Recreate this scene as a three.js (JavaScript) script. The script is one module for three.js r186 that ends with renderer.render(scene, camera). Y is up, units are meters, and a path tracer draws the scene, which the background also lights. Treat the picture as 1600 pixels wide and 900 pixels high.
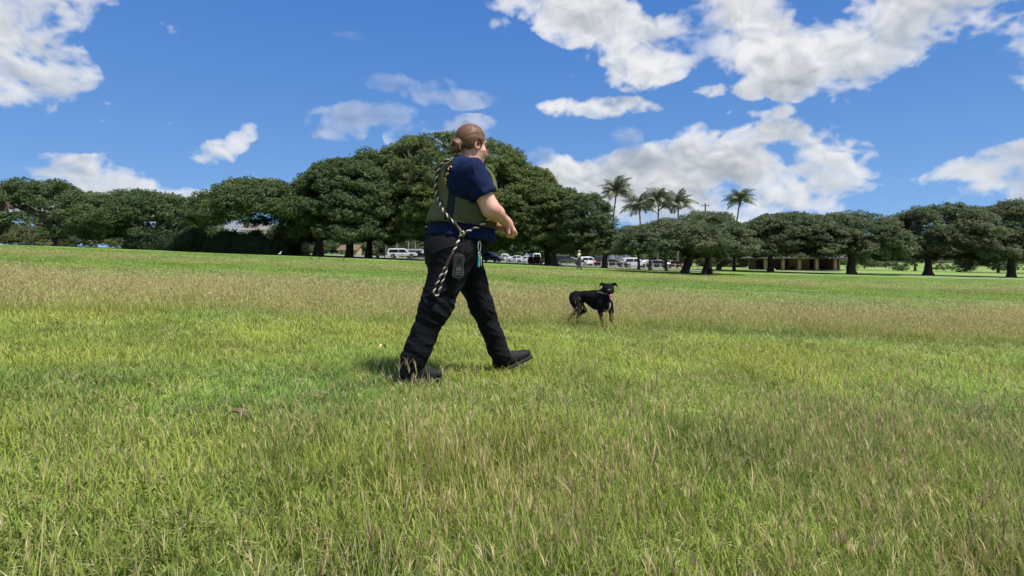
import * as THREE from 'three';
import { mergeGeometries } from 'three/addons/utils/BufferGeometryUtils.js';
import { FontLoader } from 'three/addons/loaders/FontLoader.js';
import { TextGeometry } from 'three/addons/geometries/TextGeometry.js';

// ---------------------------------------------------------------- camera, sky, sun, exposure
const F = 870, HX = 800, HY = 404, EYE = 0.8;            // focal length and principal point of the phone lens on a 1600 x 900 frame
const scene = new THREE.Scene();
const camera = new THREE.PerspectiveCamera(2 * Math.atan(450 / F) * 180 / Math.PI, 16 / 9, 0.05, 1500);
camera.position.set(0, EYE, 0);
camera.lookAt(0, EYE, -1);
camera.setViewOffset(1600, 900, 0, 450 - HY, 1600, 900);
camera.updateProjectionMatrix();
const renderer = new THREE.WebGLRenderer({ antialias: true });
renderer.toneMapping = THREE.LinearToneMapping;
renderer.toneMappingExposure = 2.2;
renderer.shadowMap.enabled = true;

const SUN_DIR = new THREE.Vector3(0.45, 1.0, 0.14).normalize();   // high on the right
const sun = new THREE.DirectionalLight(new THREE.Color(1.0, 0.955, 0.87), 3.4);
sun.name = 'sun';
sun.position.copy(SUN_DIR).multiplyScalar(150);
sun.castShadow = true;
sun.shadow.radius = 16;
sun.shadow.mapSize.set(4096, 4096);
Object.assign(sun.shadow.camera, { left: -120, right: 120, top: 120, bottom: -120, near: 1, far: 400 });
scene.add(sun, sun.target);

// ---------------------------------------------------------------- helpers
function rng(seed) { let a = seed >>> 0; return () => { a = (a + 0x6D2B79F5) | 0; let t = Math.imul(a ^ (a >>> 15), 1 | a); t = (t + Math.imul(t ^ (t >>> 7), 61 | t)) ^ t; return ((t ^ (t >>> 14)) >>> 0) / 4294967296; }; }
const clamp = (x, a = 0, b = 1) => x < a ? a : x > b ? b : x;
const lerp = (a, b, t) => a + (b - a) * t;
const sstep = (a, b, x) => { const t = clamp((x - a) / (b - a)); return t * t * (3 - 2 * t); };
function hash3(x, y, z) { let h = Math.imul(x, 374761393) ^ Math.imul(y, 668265263) ^ Math.imul(z, 2147483647 ^ 0x5bd1e995); h = Math.imul(h ^ (h >>> 13), 1274126177); return ((h ^ (h >>> 16)) >>> 0) / 4294967296; }
function noise2(x, y, s = 0) {
  const xi = Math.floor(x), yi = Math.floor(y); let u = x - xi, v = y - yi; u = u * u * (3 - 2 * u); v = v * v * (3 - 2 * v);
  const a = hash3(xi, yi, s), b = hash3(xi + 1, yi, s), c = hash3(xi, yi + 1, s), d = hash3(xi + 1, yi + 1, s);
  return a + (b - a) * u + (c - a) * v + (a - b - c + d) * u * v;
}
function noise3(x, y, z) {
  const zi = Math.floor(z); let w = z - zi; w = w * w * (3 - 2 * w);
  return lerp(noise2(x, y, zi * 17 + 3), noise2(x, y, zi * 17 + 20), w);
}
function fbm2(x, y, oct, s = 0) { let a = 0.5, t = 0, n = 0; for (let i = 0; i < oct; i++) { t += a * noise2(x, y, s + i * 7); n += a; a *= 0.5; x = x * 2.03 + 11.3; y = y * 2.03 + 5.7; } return t / n; }
function billow(x, y, oct, s = 0) { let a = 0.5, t = 0, n = 0; for (let i = 0; i < oct; i++) { t += a * (1 - Math.abs(2 * noise2(x, y, s + i * 7) - 1)); n += a; a *= 0.5; x = x * 2.07 + 3.1; y = y * 2.07 + 8.3; } return t / n; }
const V3 = (x, y, z) => new THREE.Vector3(x, y, z);
const rgb = (r, g, b) => new THREE.Color().setRGB(r, g, b);
const taken = new Map();
function numbered(name) { const n = taken.get(name) ?? 0; taken.set(name, n + 1); return n ? `${name}_${String(n).padStart(3, '0')}` : name; }
function shade(o) { o.castShadow = true; o.receiveShadow = true; return o; }
function thing(name, label, category, pos = [0, 0, 0], turn = 0, group) {
  const o = new THREE.Group(); o.name = numbered(name); o.position.set(...pos); o.rotation.y = turn;
  o.userData = { label, category }; if (group) o.userData.group = group; scene.add(o); return o;
}
function part(parent, name, geo, mat, label) { const m = shade(new THREE.Mesh(geo, mat)); m.name = name; if (label) m.userData.label = label; parent.add(m); return m; }
function structure(name, geo, mat, label) { const m = shade(new THREE.Mesh(geo, mat)); m.name = name; m.userData = { kind: 'structure', label }; scene.add(m); return m; }
function dup(o, pos, turn, label, group) { const c = o.clone(); c.name = numbered(o.name.replace(/_\d{3}$/, '')); c.position.set(...pos); c.rotation.y = turn; c.userData = { ...o.userData, label }; if (group) c.userData.group = group; scene.add(c); return c; }
const std = (c, roughness = 0.8, extra = {}) => new THREE.MeshStandardMaterial({ color: c, roughness, ...extra });
const phys = (c, roughness = 0.8, extra = {}) => new THREE.MeshPhysicalMaterial({ color: c, roughness, ...extra });
function bx(w, h, d, x = 0, y = 0, z = 0, ry = 0, rx = 0, rz = 0) { const g = new THREE.BoxGeometry(w, h, d); g.applyMatrix4(new THREE.Matrix4().compose(V3(x, y, z), new THREE.Quaternion().setFromEuler(new THREE.Euler(rx, ry, rz)), V3(1, 1, 1))); return g; }
function merge(list) { return mergeGeometries(list.map(g => g.index ? g.toNonIndexed() : g), false); }
// a tapered tube through points with a radius each
function tube(pts, radii, sides = 8, steps = 1, wob = 0, seed = 1) {
  const c = pts.length > 2 ? new THREE.CatmullRomCurve3(pts) : new THREE.LineCurve3(pts[0], pts[1]);
  const n = (pts.length - 1) * steps, pos = [], uv = [], idx = [];
  let N = V3(1, 0, 0); let len = 0, prev = null;
  for (let i = 0; i <= n; i++) {
    const t = i / n, p = c.getPoint(t), T = c.getTangent(t).normalize();
    N.addScaledVector(T, -N.dot(T)); if (N.lengthSq() < 1e-6) N.set(0, 0, 1).addScaledVector(T, -T.z); N.normalize();
    const B = V3().crossVectors(T, N), s = t * (radii.length - 1), k = Math.min(radii.length - 2, Math.floor(s)), r = lerp(radii[k], radii[k + 1], s - k);
    if (prev) len += prev.distanceTo(p); prev = p;
    for (let j = 0; j <= sides; j++) {
      const a = j / sides * Math.PI * 2, w = r * (1 + wob * (noise3(Math.cos(a) * 1.7 + seed, Math.sin(a) * 1.7, len * 1.3 / Math.max(r, 0.05) * 0.35) - 0.5));
      pos.push(p.x + (N.x * Math.cos(a) + B.x * Math.sin(a)) * w, p.y + (N.y * Math.cos(a) + B.y * Math.sin(a)) * w, p.z + (N.z * Math.cos(a) + B.z * Math.sin(a)) * w); uv.push(j / sides, len);
    }
  }
  for (let i = 0; i < n; i++) for (let j = 0; j < sides; j++) { const a = i * (sides + 1) + j, b = a + sides + 1; idx.push(a, a + 1, b, b, a + 1, b + 1); }
  const e0 = pos.length / 3; pos.push(...pts[0].toArray()); uv.push(0.5, 0); const e1 = e0 + 1; pos.push(...pts[pts.length - 1].toArray()); uv.push(0.5, len);
  for (let j = 0; j < sides; j++) { idx.push(e0, j + 1, j); const a = n * (sides + 1) + j; idx.push(e1, a, a + 1); }
  const g = new THREE.BufferGeometry(); g.setAttribute('position', new THREE.Float32BufferAttribute(pos, 3)); g.setAttribute('uv', new THREE.Float32BufferAttribute(uv, 2)); g.setIndex(idx); g.computeVertexNormals(); return g;
}
// the field slopes gently down from left to right
function H(x, z) {
  const l = x < -60 ? 2.4 + 1.2 * (1 - Math.exp((x + 60) / 30)) : x < 20 ? -0.04 * x : -0.8 - 0.022 * Math.min(x - 20, 120);
  return l;
}
// bearing (tangent, from the lens axis) and distance to a spot on the ground
const spot = (px, d) => { const x = (px - HX) / F * d; return [x, H(x, -d), -d]; };

// ---------------------------------------------------------------- sky: air and clouds by bearing and height
{
  const W = 4096, Hh = 2048, data = new Float32Array(W * Hh * 4), E = renderer.toneMappingExposure;
  const K = 1 / E;
  // centre, half width, half height, weight, greyness, how much sky they hide
  const C = [
    [800, 6, 34, 12, 0.9, 0.1, 0.8], [870, 14, 62, 24, 1.1, 0.3], [930, 34, 62, 30, 1.15, 0.2], [985, 48, 62, 26, 1.1, 0.1], [985, 104, 50, 27, 1.2, 0], [1030, 100, 34, 20, 1.1, 0], [1072, 96, 22, 9, 0.8, 0, 0.7], [900, 121, 13, 10, 0.9, 0, 0.8],
    [1085, 30, 34, 22, 0.62, 0, 0.6], [1075, 70, 30, 10, 0.55, 0, 0.5], [1120, 62, 24, 30, 0.6, 0, 0.6],
    [935, 168, 74, 13, 1.15, 0], [975, 164, 36, 11, 1.0, 0], [866, 163, 20, 7, 0.85, 0], [1178, 45, 50, 55, 1.2, 0.08], [1150, 4, 44, 26, 1, 0.1], [1215, 78, 46, 36, 1.2, 0.2], [1232, 118, 32, 30, 1.2, 0.95], [1180, 143, 66, 9, 1.1, 0.2], [1200, 140, 40, 16, 1.1, 0.5], [1166, 176, 28, 6, 0.95, 0.1], [1222, 172, 16, 8, 0.9, 0.2],
    [884, 268, 34, 20, 1.1, 0.05], [915, 278, 44, 28, 1.2, 0.15], [962, 270, 40, 28, 1.2, 0.35], [1005, 282, 58, 36, 1.2, 0.5], [1050, 262, 52, 28, 1.2, 0.55], [1108, 240, 42, 32, 1.2, 0.85], [1085, 296, 86, 26, 1.1, 0.35], [1150, 252, 50, 24, 1.2, 0.8], [1178, 262, 34, 20, 1.1, 0.4], [1190, 206, 52, 17, 1.15, 0.55], [1225, 198, 30, 14, 1.1, 0.2], [1210, 306, 40, 24, 1.15, 0], [1110, 334, 150, 24, 1.0, 0.1, 0.85], [930, 322, 80, 30, 1.1, 0.5], [1285, 262, 60, 42, 1.1, 0.3], [1330, 90, 60, 50, 1.1, 0.2],
    [371, 222, 13, 12, 0.9, 0, 0.85], [389, 207, 11, 10, 0.85, 0, 0.8], [396, 290, 40, 8, 1.0, 0, 0.85], [330, 240, 26, 16, 1.0, 0.1], [340, 306, 60, 12, 1.0, 0.1], [780, 37, 13, 9, 0.9, 0, 0.75],
    [522, 197, 36, 22, 1, 1, 0.62], [556, 178, 30, 14, 0.9, 1, 0.5], [606, 178, 32, 13, 0.8, 1, 0.4], [672, 142, 30, 16, 1, 0.8, 0.45], [712, 156, 44, 11, 1, 0.7, 0.45], [606, 128, 24, 10, 0.8, 0.8, 0.3], [690, 214, 58, 20, 1, 0.5, 0.6], [735, 202, 34, 16, 1, 0.2, 0.55], [545, 57, 24, 6, 0.8, 0.5, 0.16], [978, 220, 18, 20, 0.9, 0.9, 0.34], [840, 244, 22, 10, 0.8, 0.9, 0.25],
  ].map(([x, y, a, b, w, g, op = 1]) => [(x - HX) / F, (HY - y) / F, a / F, b / F, w, g, op]);
  for (let j = Hh / 2; j < Hh; j++) {
    const el = ((j + 0.5) / Hh - 0.5) * Math.PI, ce = Math.cos(el), se = Math.sin(el);
    for (let i = 0; i < W; i++) {
      const az = ((i + 0.5) / W - 0.25) * 2 * Math.PI, dx = ce * Math.sin(az), dz = -ce * Math.cos(az), dy = se;
      // air
      const h = Math.max(0, dy), t = 1 - Math.exp(-h * 3.6);
      let r = lerp(0.20, 0.032, t), g = lerp(0.46, 0.145, t), b = lerp(0.88, 0.52, t);
      const hz = Math.exp(-h * 8); r = lerp(r, 0.40, hz * 0.55); g = lerp(g, 0.60, hz * 0.55); b = lerp(b, 0.87, hz * 0.5);
      // clouds
      let m = 0, gr = 0, gw = 0, ow = 0, inView = 0;
      const front = -dz > 0.35 ? sstep(0.35, 0.6, -dz) : 0;
      const tx = dx / Math.max(0.2, -dz), ty = dy / Math.max(0.2, -dz);
      if (front > 0) {
        inView = front * sstep(0.70, 0.56, Math.abs(tx)) * sstep(0.72, 0.5, ty);
        if (inView > 0) for (const c of C) {
          const ex = (tx - c[0]) / c[2], ey = (ty - c[1]) / c[3], q = ex * ex + ey * ey;
          if (q < 2.6) { const k = c[4] * Math.max(0, 1 - q / 2.6); m = m + k - m * k * 0.55; gr += k * c[5] * (ey < 0 ? 1.15 : 0.85); gw += k; ow += k * c[6]; }
        }
      }
      const px = dx / (dy + 0.16), pz = dz / (dy + 0.16);
      let mo = 0;
      if (inView < 1) { mo = sstep(0.42, 0.72, fbm2(px * 1.1 + 4.2, pz * 1.1 + 1.7, 3, 90)) * 1.1; }
      const mm = lerp(mo, m, inView), gg = lerp(0.3, gw > 0 ? gr / (gw + 0.3) : 0, inView), oo = lerp(1, gw > 0 ? ow / gw : 1, inView), so = 1 - oo;
      if (mm > 0.02) {
        // billows: the same field in view and out of it, laid on the sphere
        const qx = az * 9, qy = el * 13, wx = (fbm2(qx * 1.6, qy * 1.6, 3, 5) - 0.5) * 0.9, wy = (fbm2(qx * 1.6, qy * 1.6, 3, 6) - 0.5) * 0.9;
        const n = (fbm2(qx * 1.5 + wx, qy * 1.5 + wy, 7, 30) - 0.5) * 2, fine = (fbm2(qx * 6 + wx * 2, qy * 6 + wy * 2, 4, 60) - 0.5) * 2;
        const a = mm * 0.98 - 0.42 + n * 1.25 + fine * lerp(0.62, 0.4, so);
        const dep = Math.max(0, a + 0.16 + so * 0.25), D0 = 1 - Math.exp(-lerp(3.0, 1.0, so) * Math.pow(dep, 1.35));
        const n2 = (fbm2(qx * 1.5 + wx + 0.10, qy * 1.5 + wy + 0.22, 5, 30) - 0.5) * 2, low = (fbm2(qx * 0.7 + 9, qy * 1.0, 3, 77) - 0.5) * 2;
        const lit = clamp(0.93 + (n - n2) * 1.0 + low * 0.38 + fine * 0.10 - gg * 0.70 * Math.max(sstep(0.05, 0.7, a), so * 1.1) - sstep(0.5, 1.2, a) * 0.10);
        const w = lerp(0.38, 0.88, lit), wr = w * lerp(0.90, 1.0, lit), wb = w * lerp(1.10, 1.015, lit);
        const D = D0 * oo;
        r = lerp(r, wr, D); g = lerp(g, w, D); b = lerp(b, wb, D);
      }
      const o = (j * W + i) * 4; data[o] = r * K; data[o + 1] = g * K; data[o + 2] = b * K; data[o + 3] = 1;
    }
  }
  for (let j = 0; j < Hh / 2; j++) for (let i = 0; i < W; i++) { const o = (j * W + i) * 4; data[o] = 0.10 * K; data[o + 1] = 0.12 * K; data[o + 2] = 0.07 * K; data[o + 3] = 1; }
  const tex = new THREE.DataTexture(data, W, Hh, THREE.RGBAFormat, THREE.FloatType);
  tex.mapping = THREE.EquirectangularReflectionMapping; tex.magFilter = THREE.LinearFilter; tex.needsUpdate = true;
  scene.background = tex; scene.environment = tex;
}
console.log('sky', performance.now() | 0);

// ---------------------------------------------------------------- ground
// how tall and seedy the grass stands: unmown strips run across the field
function tall(x, z) {
  const d = -z, w = (fbm2(x * 0.35 + 7, z * 0.35, 3, 44) - 0.5);
  const dn = d * (1 + w * 0.22);
  let a = 1 - sstep(2.5, 3.35, dn + 0.35 * sstep(0.3, -0.8, x)); a *= lerp(0.42, 1, sstep(-1.5, 0.1, x + w * 1.5));
  const b = sstep(5.9, 6.9, dn + (x < -1 ? 0.4 : 0)) * (1 - sstep(10.4, 12.2, dn + w * 4));
  const c = sstep(24, 27, dn) * (1 - sstep(36, 44, dn)) * 0.5;
  return Math.max(a, b, c);
}
function mottled(size, seed, cols, fine) {
  const d = new Uint8Array(size * size * 4), R = rng(seed);
  for (let y = 0; y < size; y++) for (let x = 0; x < size; x++) {
    // tiling noise: blend of shifted copies
    const u = x / size, v = y / size; let n = 0;
    for (const [ox, oy, w] of [[0, 0, (1 - u) * (1 - v)], [1, 0, u * (1 - v)], [0, 1, (1 - u) * v], [1, 1, u * v]]) n += w * fbm2((u - ox) * fine + 50, (v - oy) * fine + 50, 5, seed);
    n = clamp((n - 0.5) * 2.4 + 0.5 + (R() - 0.5) * 0.35); const o = (y * size + x) * 4;
    for (let k = 0; k < 3; k++) d[o + k] = clamp(lerp(cols[0][k], cols[1][k], n), 0, 255); d[o + 3] = 255;
  }
  const t = new THREE.DataTexture(d, size, size); t.wrapS = t.wrapT = THREE.RepeatWrapping; t.magFilter = THREE.LinearFilter; t.needsUpdate = true; t.colorSpace = THREE.SRGBColorSpace; return t;
}
{
  const xs = [], zs = [];
  for (let x = -400; x <= 400;) { xs.push(x); const a = Math.abs(x + 0.01); x += a < 14 ? 0.5 : a < 60 ? 2 : 20; }
  for (let z = 12; z >= -600;) { zs.push(z); z -= z > -16 ? 0.4 : z > -60 ? 1 : z > -140 ? 4 : 40; }
  const pos = [], uv = [], col = [], idx = [];
  for (const z of zs) for (const x of xs) {
    pos.push(x, H(x, z), z); uv.push(x / 3.1, z / 3.1);
    const t = tall(x, z), n = fbm2(x * 0.23, z * 0.23, 4, 12), y = fbm2(x * 0.05 + 3, z * 0.09, 3, 71);
    const tan = clamp(t * (-z > 20 ? 0.7 : 1) * (0.55 + (n - 0.5) * 1.2) + (y - 0.62) * 1.5), k = 0.85 + (n - 0.5) * 0.5;
    col.push(lerp(0.66, 0.98, tan) * k, lerp(1.05, 0.88, tan) * k, lerp(0.28, 0.46, tan) * k);
  }
  const nx = xs.length; for (let j = 0; j + 1 < zs.length; j++) for (let i = 0; i + 1 < nx; i++) { const a = j * nx + i; idx.push(a, a + 1, a + nx, a + 1, a + nx + 1, a + nx); }
  const g = new THREE.BufferGeometry(); g.setAttribute('position', new THREE.Float32BufferAttribute(pos, 3)); g.setAttribute('uv', new THREE.Float32BufferAttribute(uv, 2)); g.setAttribute('color', new THREE.Float32BufferAttribute(col, 3)); g.setIndex(idx); g.computeVertexNormals();
  if (g.attributes.normal.getY(0) < 0) { for (let i = 0; i < idx.length; i += 3) [idx[i], idx[i + 1]] = [idx[i + 1], idx[i]]; g.setIndex(idx); g.computeVertexNormals(); }
  const t = mottled(512, 5, [[84, 84, 58], [178, 176, 140]], 34);
  structure('ground', g, std(0xffffff, 0.95, { map: t, vertexColors: true, bumpMap: t, bumpScale: 0.02 }), 'grass field sloping gently across the park');
}

// ---------------------------------------------------------------- grass
const GRASS = phys(0xffffff, 0.75, { vertexColors: true, side: THREE.DoubleSide, transmission: 0.38, thickness: 0, specularIntensity: 0.35 });
GRASS.name = 'grass_blade';
function blades() {
  const pos = [], col = [], idx = [];
  const self = {
    blade(x, z, len, w, yaw, bend, c0, c1, y0 = 0, seg = 3, up = 1) {
      const dx = Math.cos(yaw), dz = Math.sin(yaw), b = pos.length / 3; let px = x, py = y0, pz = z, a = Math.PI / 2 * up - bend * 0.35;
      for (let i = 0; i <= seg; i++) {
        const t = i / seg, ww = w * (i === seg ? 0.12 : 1 - 0.55 * t * t) / 2;
        pos.push(px - dz * ww, py, pz + dx * ww, px + dz * ww, py, pz - dx * ww);
        const cc = c0.map((v, k) => lerp(v, c1[k], t)); col.push(...cc, ...cc);
        const s = len / seg; px += dx * Math.cos(a) * s; py += Math.sin(a) * s; pz += dz * Math.cos(a) * s; a -= bend / seg;
        if (i < seg) { const q = b + i * 2; idx.push(q, q + 1, q + 2, q + 1, q + 3, q + 2); }
      }
      return [px, py, pz, a];
    },
    build() { const g = new THREE.BufferGeometry(); g.setAttribute('position', new THREE.Float32BufferAttribute(pos, 3)); g.setAttribute('color', new THREE.Float32BufferAttribute(col, 3)); g.setIndex(idx); g.computeVertexNormals(); return g; },
  };
  return self;
}
const GC = { deep: [0.085, 0.175, 0.026], mid: [0.175, 0.285, 0.042], pale: [0.31, 0.385, 0.085], lime: [0.32, 0.45, 0.070], straw: [0.58, 0.49, 0.25], husk: [0.39, 0.31, 0.155], bleach: [0.58, 0.52, 0.36] };
function pick(R, list) { let s = 0; for (const [, w] of list) s += w; let r = R() * s; for (const [v, w] of list) { if ((r -= w) <= 0) return v; } return list[0][0]; }
const tint = (c, R, a = 0.3) => { const k = 1 + (R() - 0.5) * a; return c.map(v => v * k); };
function lawnTuft(seed, n, rad, h0, h1, w, dry = 1) {
  const R = rng(seed), B = blades();
  for (let i = 0; i < n; i++) {
    const a = R() * 6.283, r = Math.sqrt(R()) * rad, c = tint(pick(R, [[GC.deep, 3], [GC.mid, 5], [GC.pale, 3], [GC.lime, 1.6], [GC.straw, 0.8 * dry]]), R), d = tint(pick(R, [[GC.mid, 3], [GC.pale, 4 * dry], [GC.lime, 3], [GC.straw, 0.6 * dry]]), R);
    B.blade(Math.cos(a) * r, Math.sin(a) * r, lerp(h0, h1, R()), w * (0.7 + R() * 0.6), R() * 6.283, 0.4 + R() * 1.9, c, d, -0.008);
  }
  return B.build();
}
function meadowTuft(seed, n, rad, h0, h1, w) {
  const R = rng(seed), B = blades();
  for (let i = 0; i < n; i++) {
    const a = R() * 6.283, r = Math.sqrt(R()) * rad, c = tint(pick(R, [[GC.mid, 4], [GC.deep, 2], [GC.lime, 3], [GC.pale, 3]]), R), d = tint(pick(R, [[GC.lime, 3], [GC.pale, 4], [GC.straw, 3]]), R);
    B.blade(Math.cos(a) * r, Math.sin(a) * r, lerp(h0, h1, R() * R()), w * (0.6 + R() * 0.6), R() * 6.283, 0.15 + R() * 0.9, c, d, -0.008, 4);
  }
  return B.build();
}
function seedStems(seed, n, rad, h0, h1, w, head) {
  const R = rng(seed), B = blades();
  for (let i = 0; i < n; i++) {
    const a = R() * 6.283, r = Math.sqrt(R()) * rad, yaw = R() * 6.283, hue = pick(R, [[GC.husk, 4], [GC.straw, 4.5], [[0.37, 0.275, 0.15], 1.2]]);
    const [x, y, z] = B.blade(Math.cos(a) * r, Math.sin(a) * r, lerp(h0, h1, R()), w, yaw, 0.1 + R() * 0.55, tint(pick(R, [[GC.lime, 3], [GC.pale, 3], [GC.straw, 1.5]]), R), tint(pick(R, [[GC.straw, 3], [GC.pale, 3], [GC.husk, 1]]), R), -0.008, 4);
    const k = 3 + Math.floor(R() * 3);
    for (let j = 0; j < k; j++) B.blade(x, z, head * (0.5 + R() * 0.6), w * 1.15, yaw + (R() - 0.5) * 5, 0.25 + R() * 0.8, tint(hue, R), tint(hue, R, 0.5), y - 0.004, 2);
  }
  return B.build();
}
function strawLitter(seed, n, rad, w) {
  const R = rng(seed), B = blades();
  for (let i = 0; i < n; i++) { const a = R() * 6.283, r = Math.sqrt(R()) * rad, c = tint(pick(R, [[GC.straw, 4], [GC.bleach, 2], [GC.husk, 2]]), R); B.blade(Math.cos(a) * r, Math.sin(a) * r, 0.03 + R() * 0.07, w * (0.7 + R() * 0.7), R() * 6.283, R() * 0.6, c, tint(c, R), 0.012 + R() * 0.04, 3, 0.12 + R() * 0.2); }
  return B.build();
}
function broadleaf(seed) { // a low rosette of rounded leaves
  const R = rng(seed), B = blades();
  for (let i = 0; i < 9; i++) { const a = i * 2.4 + R(), c = tint([0.085, 0.17, 0.035], R, 0.4); B.blade(Math.cos(a) * 0.006, Math.sin(a) * 0.006, 0.035 + R() * 0.035, 0.016 + R() * 0.010, a, 0.6 + R() * 0.9, c, tint([0.14, 0.24, 0.05], R), 0.0, 3, 0.55 + R() * 0.2); }
  return B.build();
}
const kindsOfGrass = {
  lawn: [11, 12, 13].map(s => lawnTuft(s, 18, 0.055, 0.04, 0.105, 0.0035)),
  lush: [14, 15].map(s => lawnTuft(s, 19, 0.06, 0.045, 0.11, 0.0040)),
  meadow: [21, 22, 23].map(s => meadowTuft(s, 12, 0.05, 0.06, 0.20, 0.0028)),
  seed: [31, 32, 33, 34].map(s => seedStems(s, 8, 0.085, 0.10, 0.31, 0.0016, 0.05)),
  weed: [71, 72].map(s => broadleaf(s)),
  litter: [41, 42].map(s => strawLitter(s, 7, 0.07, 0.003)),
  farLawn: [51, 52].map(s => lawnTuft(s, 40, 0.22, 0.04, 0.11, 0.011, 0.35)),
  farSeed: [61, 62].map(s => seedStems(s, 14, 0.22, 0.14, 0.30, 0.0065, 0.075)),
};
{
  const put = {}; for (const k in kindsOfGrass) put[k] = kindsOfGrass[k].map(() => []);
  const R = rng(99), cm = new THREE.Matrix4(), q = new THREE.Quaternion(), e = new THREE.Euler();
  function add(kind, x, z, s, sy = 1, tone = 1, warm = 0) {
    const list = put[kind][Math.floor(R() * put[kind].length)];
    const ln = kind === 'seed' || kind === 'meadow' ? 0.6 : 0.25; e.set((R() - 0.5) * ln, R() * 6.283, (R() - 0.5) * ln); q.setFromEuler(e);
    cm.compose(V3(x, H(x, z), z), q, V3(s, s * sy, s)); list.push([cm.clone(), tone * (1 + warm), tone, tone * (1 - warm * 0.5)]);
  }
  // strips of field: near and far edge, tufts per square metre
  for (const [d0, d1, dens, s0, s1] of [[-0.4, 2.4, 900, 1, 1.1], [2.4, 5, 620, 1.05, 1.25], [5, 10, 300, 1.3, 1.6], [10, 18, 120, 1.8, 2.4]]) {
    const wmax = 1.22 * d1 + 2.2, n = Math.round((d1 - d0) * 2 * wmax * dens);
    for (let i = 0; i < n; i++) {
      const d = lerp(d0, d1, R()), x = (R() * 2 - 1) * wmax; if (Math.abs(x) > 1.22 * Math.max(d, 0.8) + 2.2) continue;
      const z = -d, t = tall(x, z), nn = fbm2(x * 0.9, z * 0.9, 3, 23), s = lerp(s0, s1, R()), fl = 1 / Math.max(1, s * 0.93), mown = sstep(3.0, 4.0, d) * (1 - sstep(5.6, 6.6, d)), warm = (nn - 0.5) * 0.4 + t * 0.08 + mown * 0.14, tone = 0.88 + mown * 0.14 + (fbm2(x * 2.3, z * 2.3, 2, 25) - 0.5) * 0.7;
      const r = R();
      const pn = sstep(0.34, 0.62, fbm2(x * 1.7 + 9, z * 1.7, 3, 57)), hv = 0.72 + 0.55 * fbm2(x * 1.1, z * 1.1 + 4, 2, 58);
      const lawnShare = lerp(0.66, d > 5 ? 0.32 : 0.5, t), seedHere = Math.max(t * (d > 5 ? 0.97 : 0.74 * lerp(0.15, 1, pn)), 0.004);
      if (r < lawnShare) add(nn > 0.58 && t < 0.7 && d < 9 && R() > mown * 0.6 ? 'lush' : 'lawn', x, z, s, (1 + t * 0.5) * fl, tone, warm);
      else if (r < lawnShare + 0.24 * Math.max(t, 0.12)) add('meadow', x, z, s * lerp(0.6, 1, t), fl * hv, tone, warm);
      else if (d < 7 && R() < 0.03 * (1 - pn) + 0.004) add('weed', x, z, 0.7 + R() * 0.7, 1, 0.85 + R() * 0.3);
      else if (r < 0.96 && R() < seedHere) add('seed', x, z, s * lerp(0.5, 1.0, t), (0.6 + R() * 0.6) * hv * fl * (d > 5 ? 0.8 : 1), 0.9 + R() * 0.3);
      else if (R() < 0.4) add('litter', x, z, s * 0.75, 1, 0.9 + R() * 0.3);
      else add('lawn', x, z, s, fl, tone, warm);
    }
  }
  for (const [d0, d1, dens] of [[16, 30, 26], [30, 62, 9]]) {
    const wmax = 1.22 * d1 + 2, n = Math.round((d1 - d0) * 2 * wmax * dens);
    for (let i = 0; i < n; i++) {
      const d = lerp(d0, d1, R()), x = (R() * 2 - 1) * wmax; if (Math.abs(x) > 1.22 * d + 2) continue;
      const z = -d, t = tall(x, z), nn = fbm2(x * 0.3, z * 0.3, 3, 23), tone = 0.9 + (fbm2(x * 0.8, z * 0.8, 2, 25) - 0.5) * 0.5, s = (d > 30 ? 1.7 : 1) * (0.8 + R() * 0.5);
      if (R() < t * 0.55) add('farSeed', x, z, s * 0.85, 0.45 / s, tone, 0.02); else add('farLawn', x, z, s, 0.8 / s, tone, (nn - 0.55) * 0.5);
    }
  }
  const names = { lawn: ['lawn_grass', 'short green lawn grass'], lush: ['lush_grass', 'denser fresh green grass'], meadow: ['meadow_grass', 'long thin meadow grass blades'], seed: ['seeding_grass', 'grass stems with brown seed heads'], weed: ['broadleaf_weed', 'low broadleaf weeds among the grass'], litter: ['dry_grass', 'dry straw coloured grass lying in the lawn'], farLawn: ['distant_lawn_grass', 'short green grass far out in the field'], farSeed: ['distant_seeding_grass', 'tan seeding grass far out in the field'] };
  let total = 0;
  for (const k in put) put[k].forEach((list, v) => {
    const m = new THREE.InstancedMesh(kindsOfGrass[k][v], GRASS, list.length); m.name = numbered(names[k][0]);
    list.forEach(([mt, r, g, b], i) => { m.setMatrixAt(i, mt); m.setColorAt(i, rgb(r, g, b)); });
    m.userData = { kind: 'stuff', label: names[k][1], category: 'grass' }; shade(m); scene.add(m); total += list.length;
  });
  console.log('grass tufts', total, performance.now() | 0);
}
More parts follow.
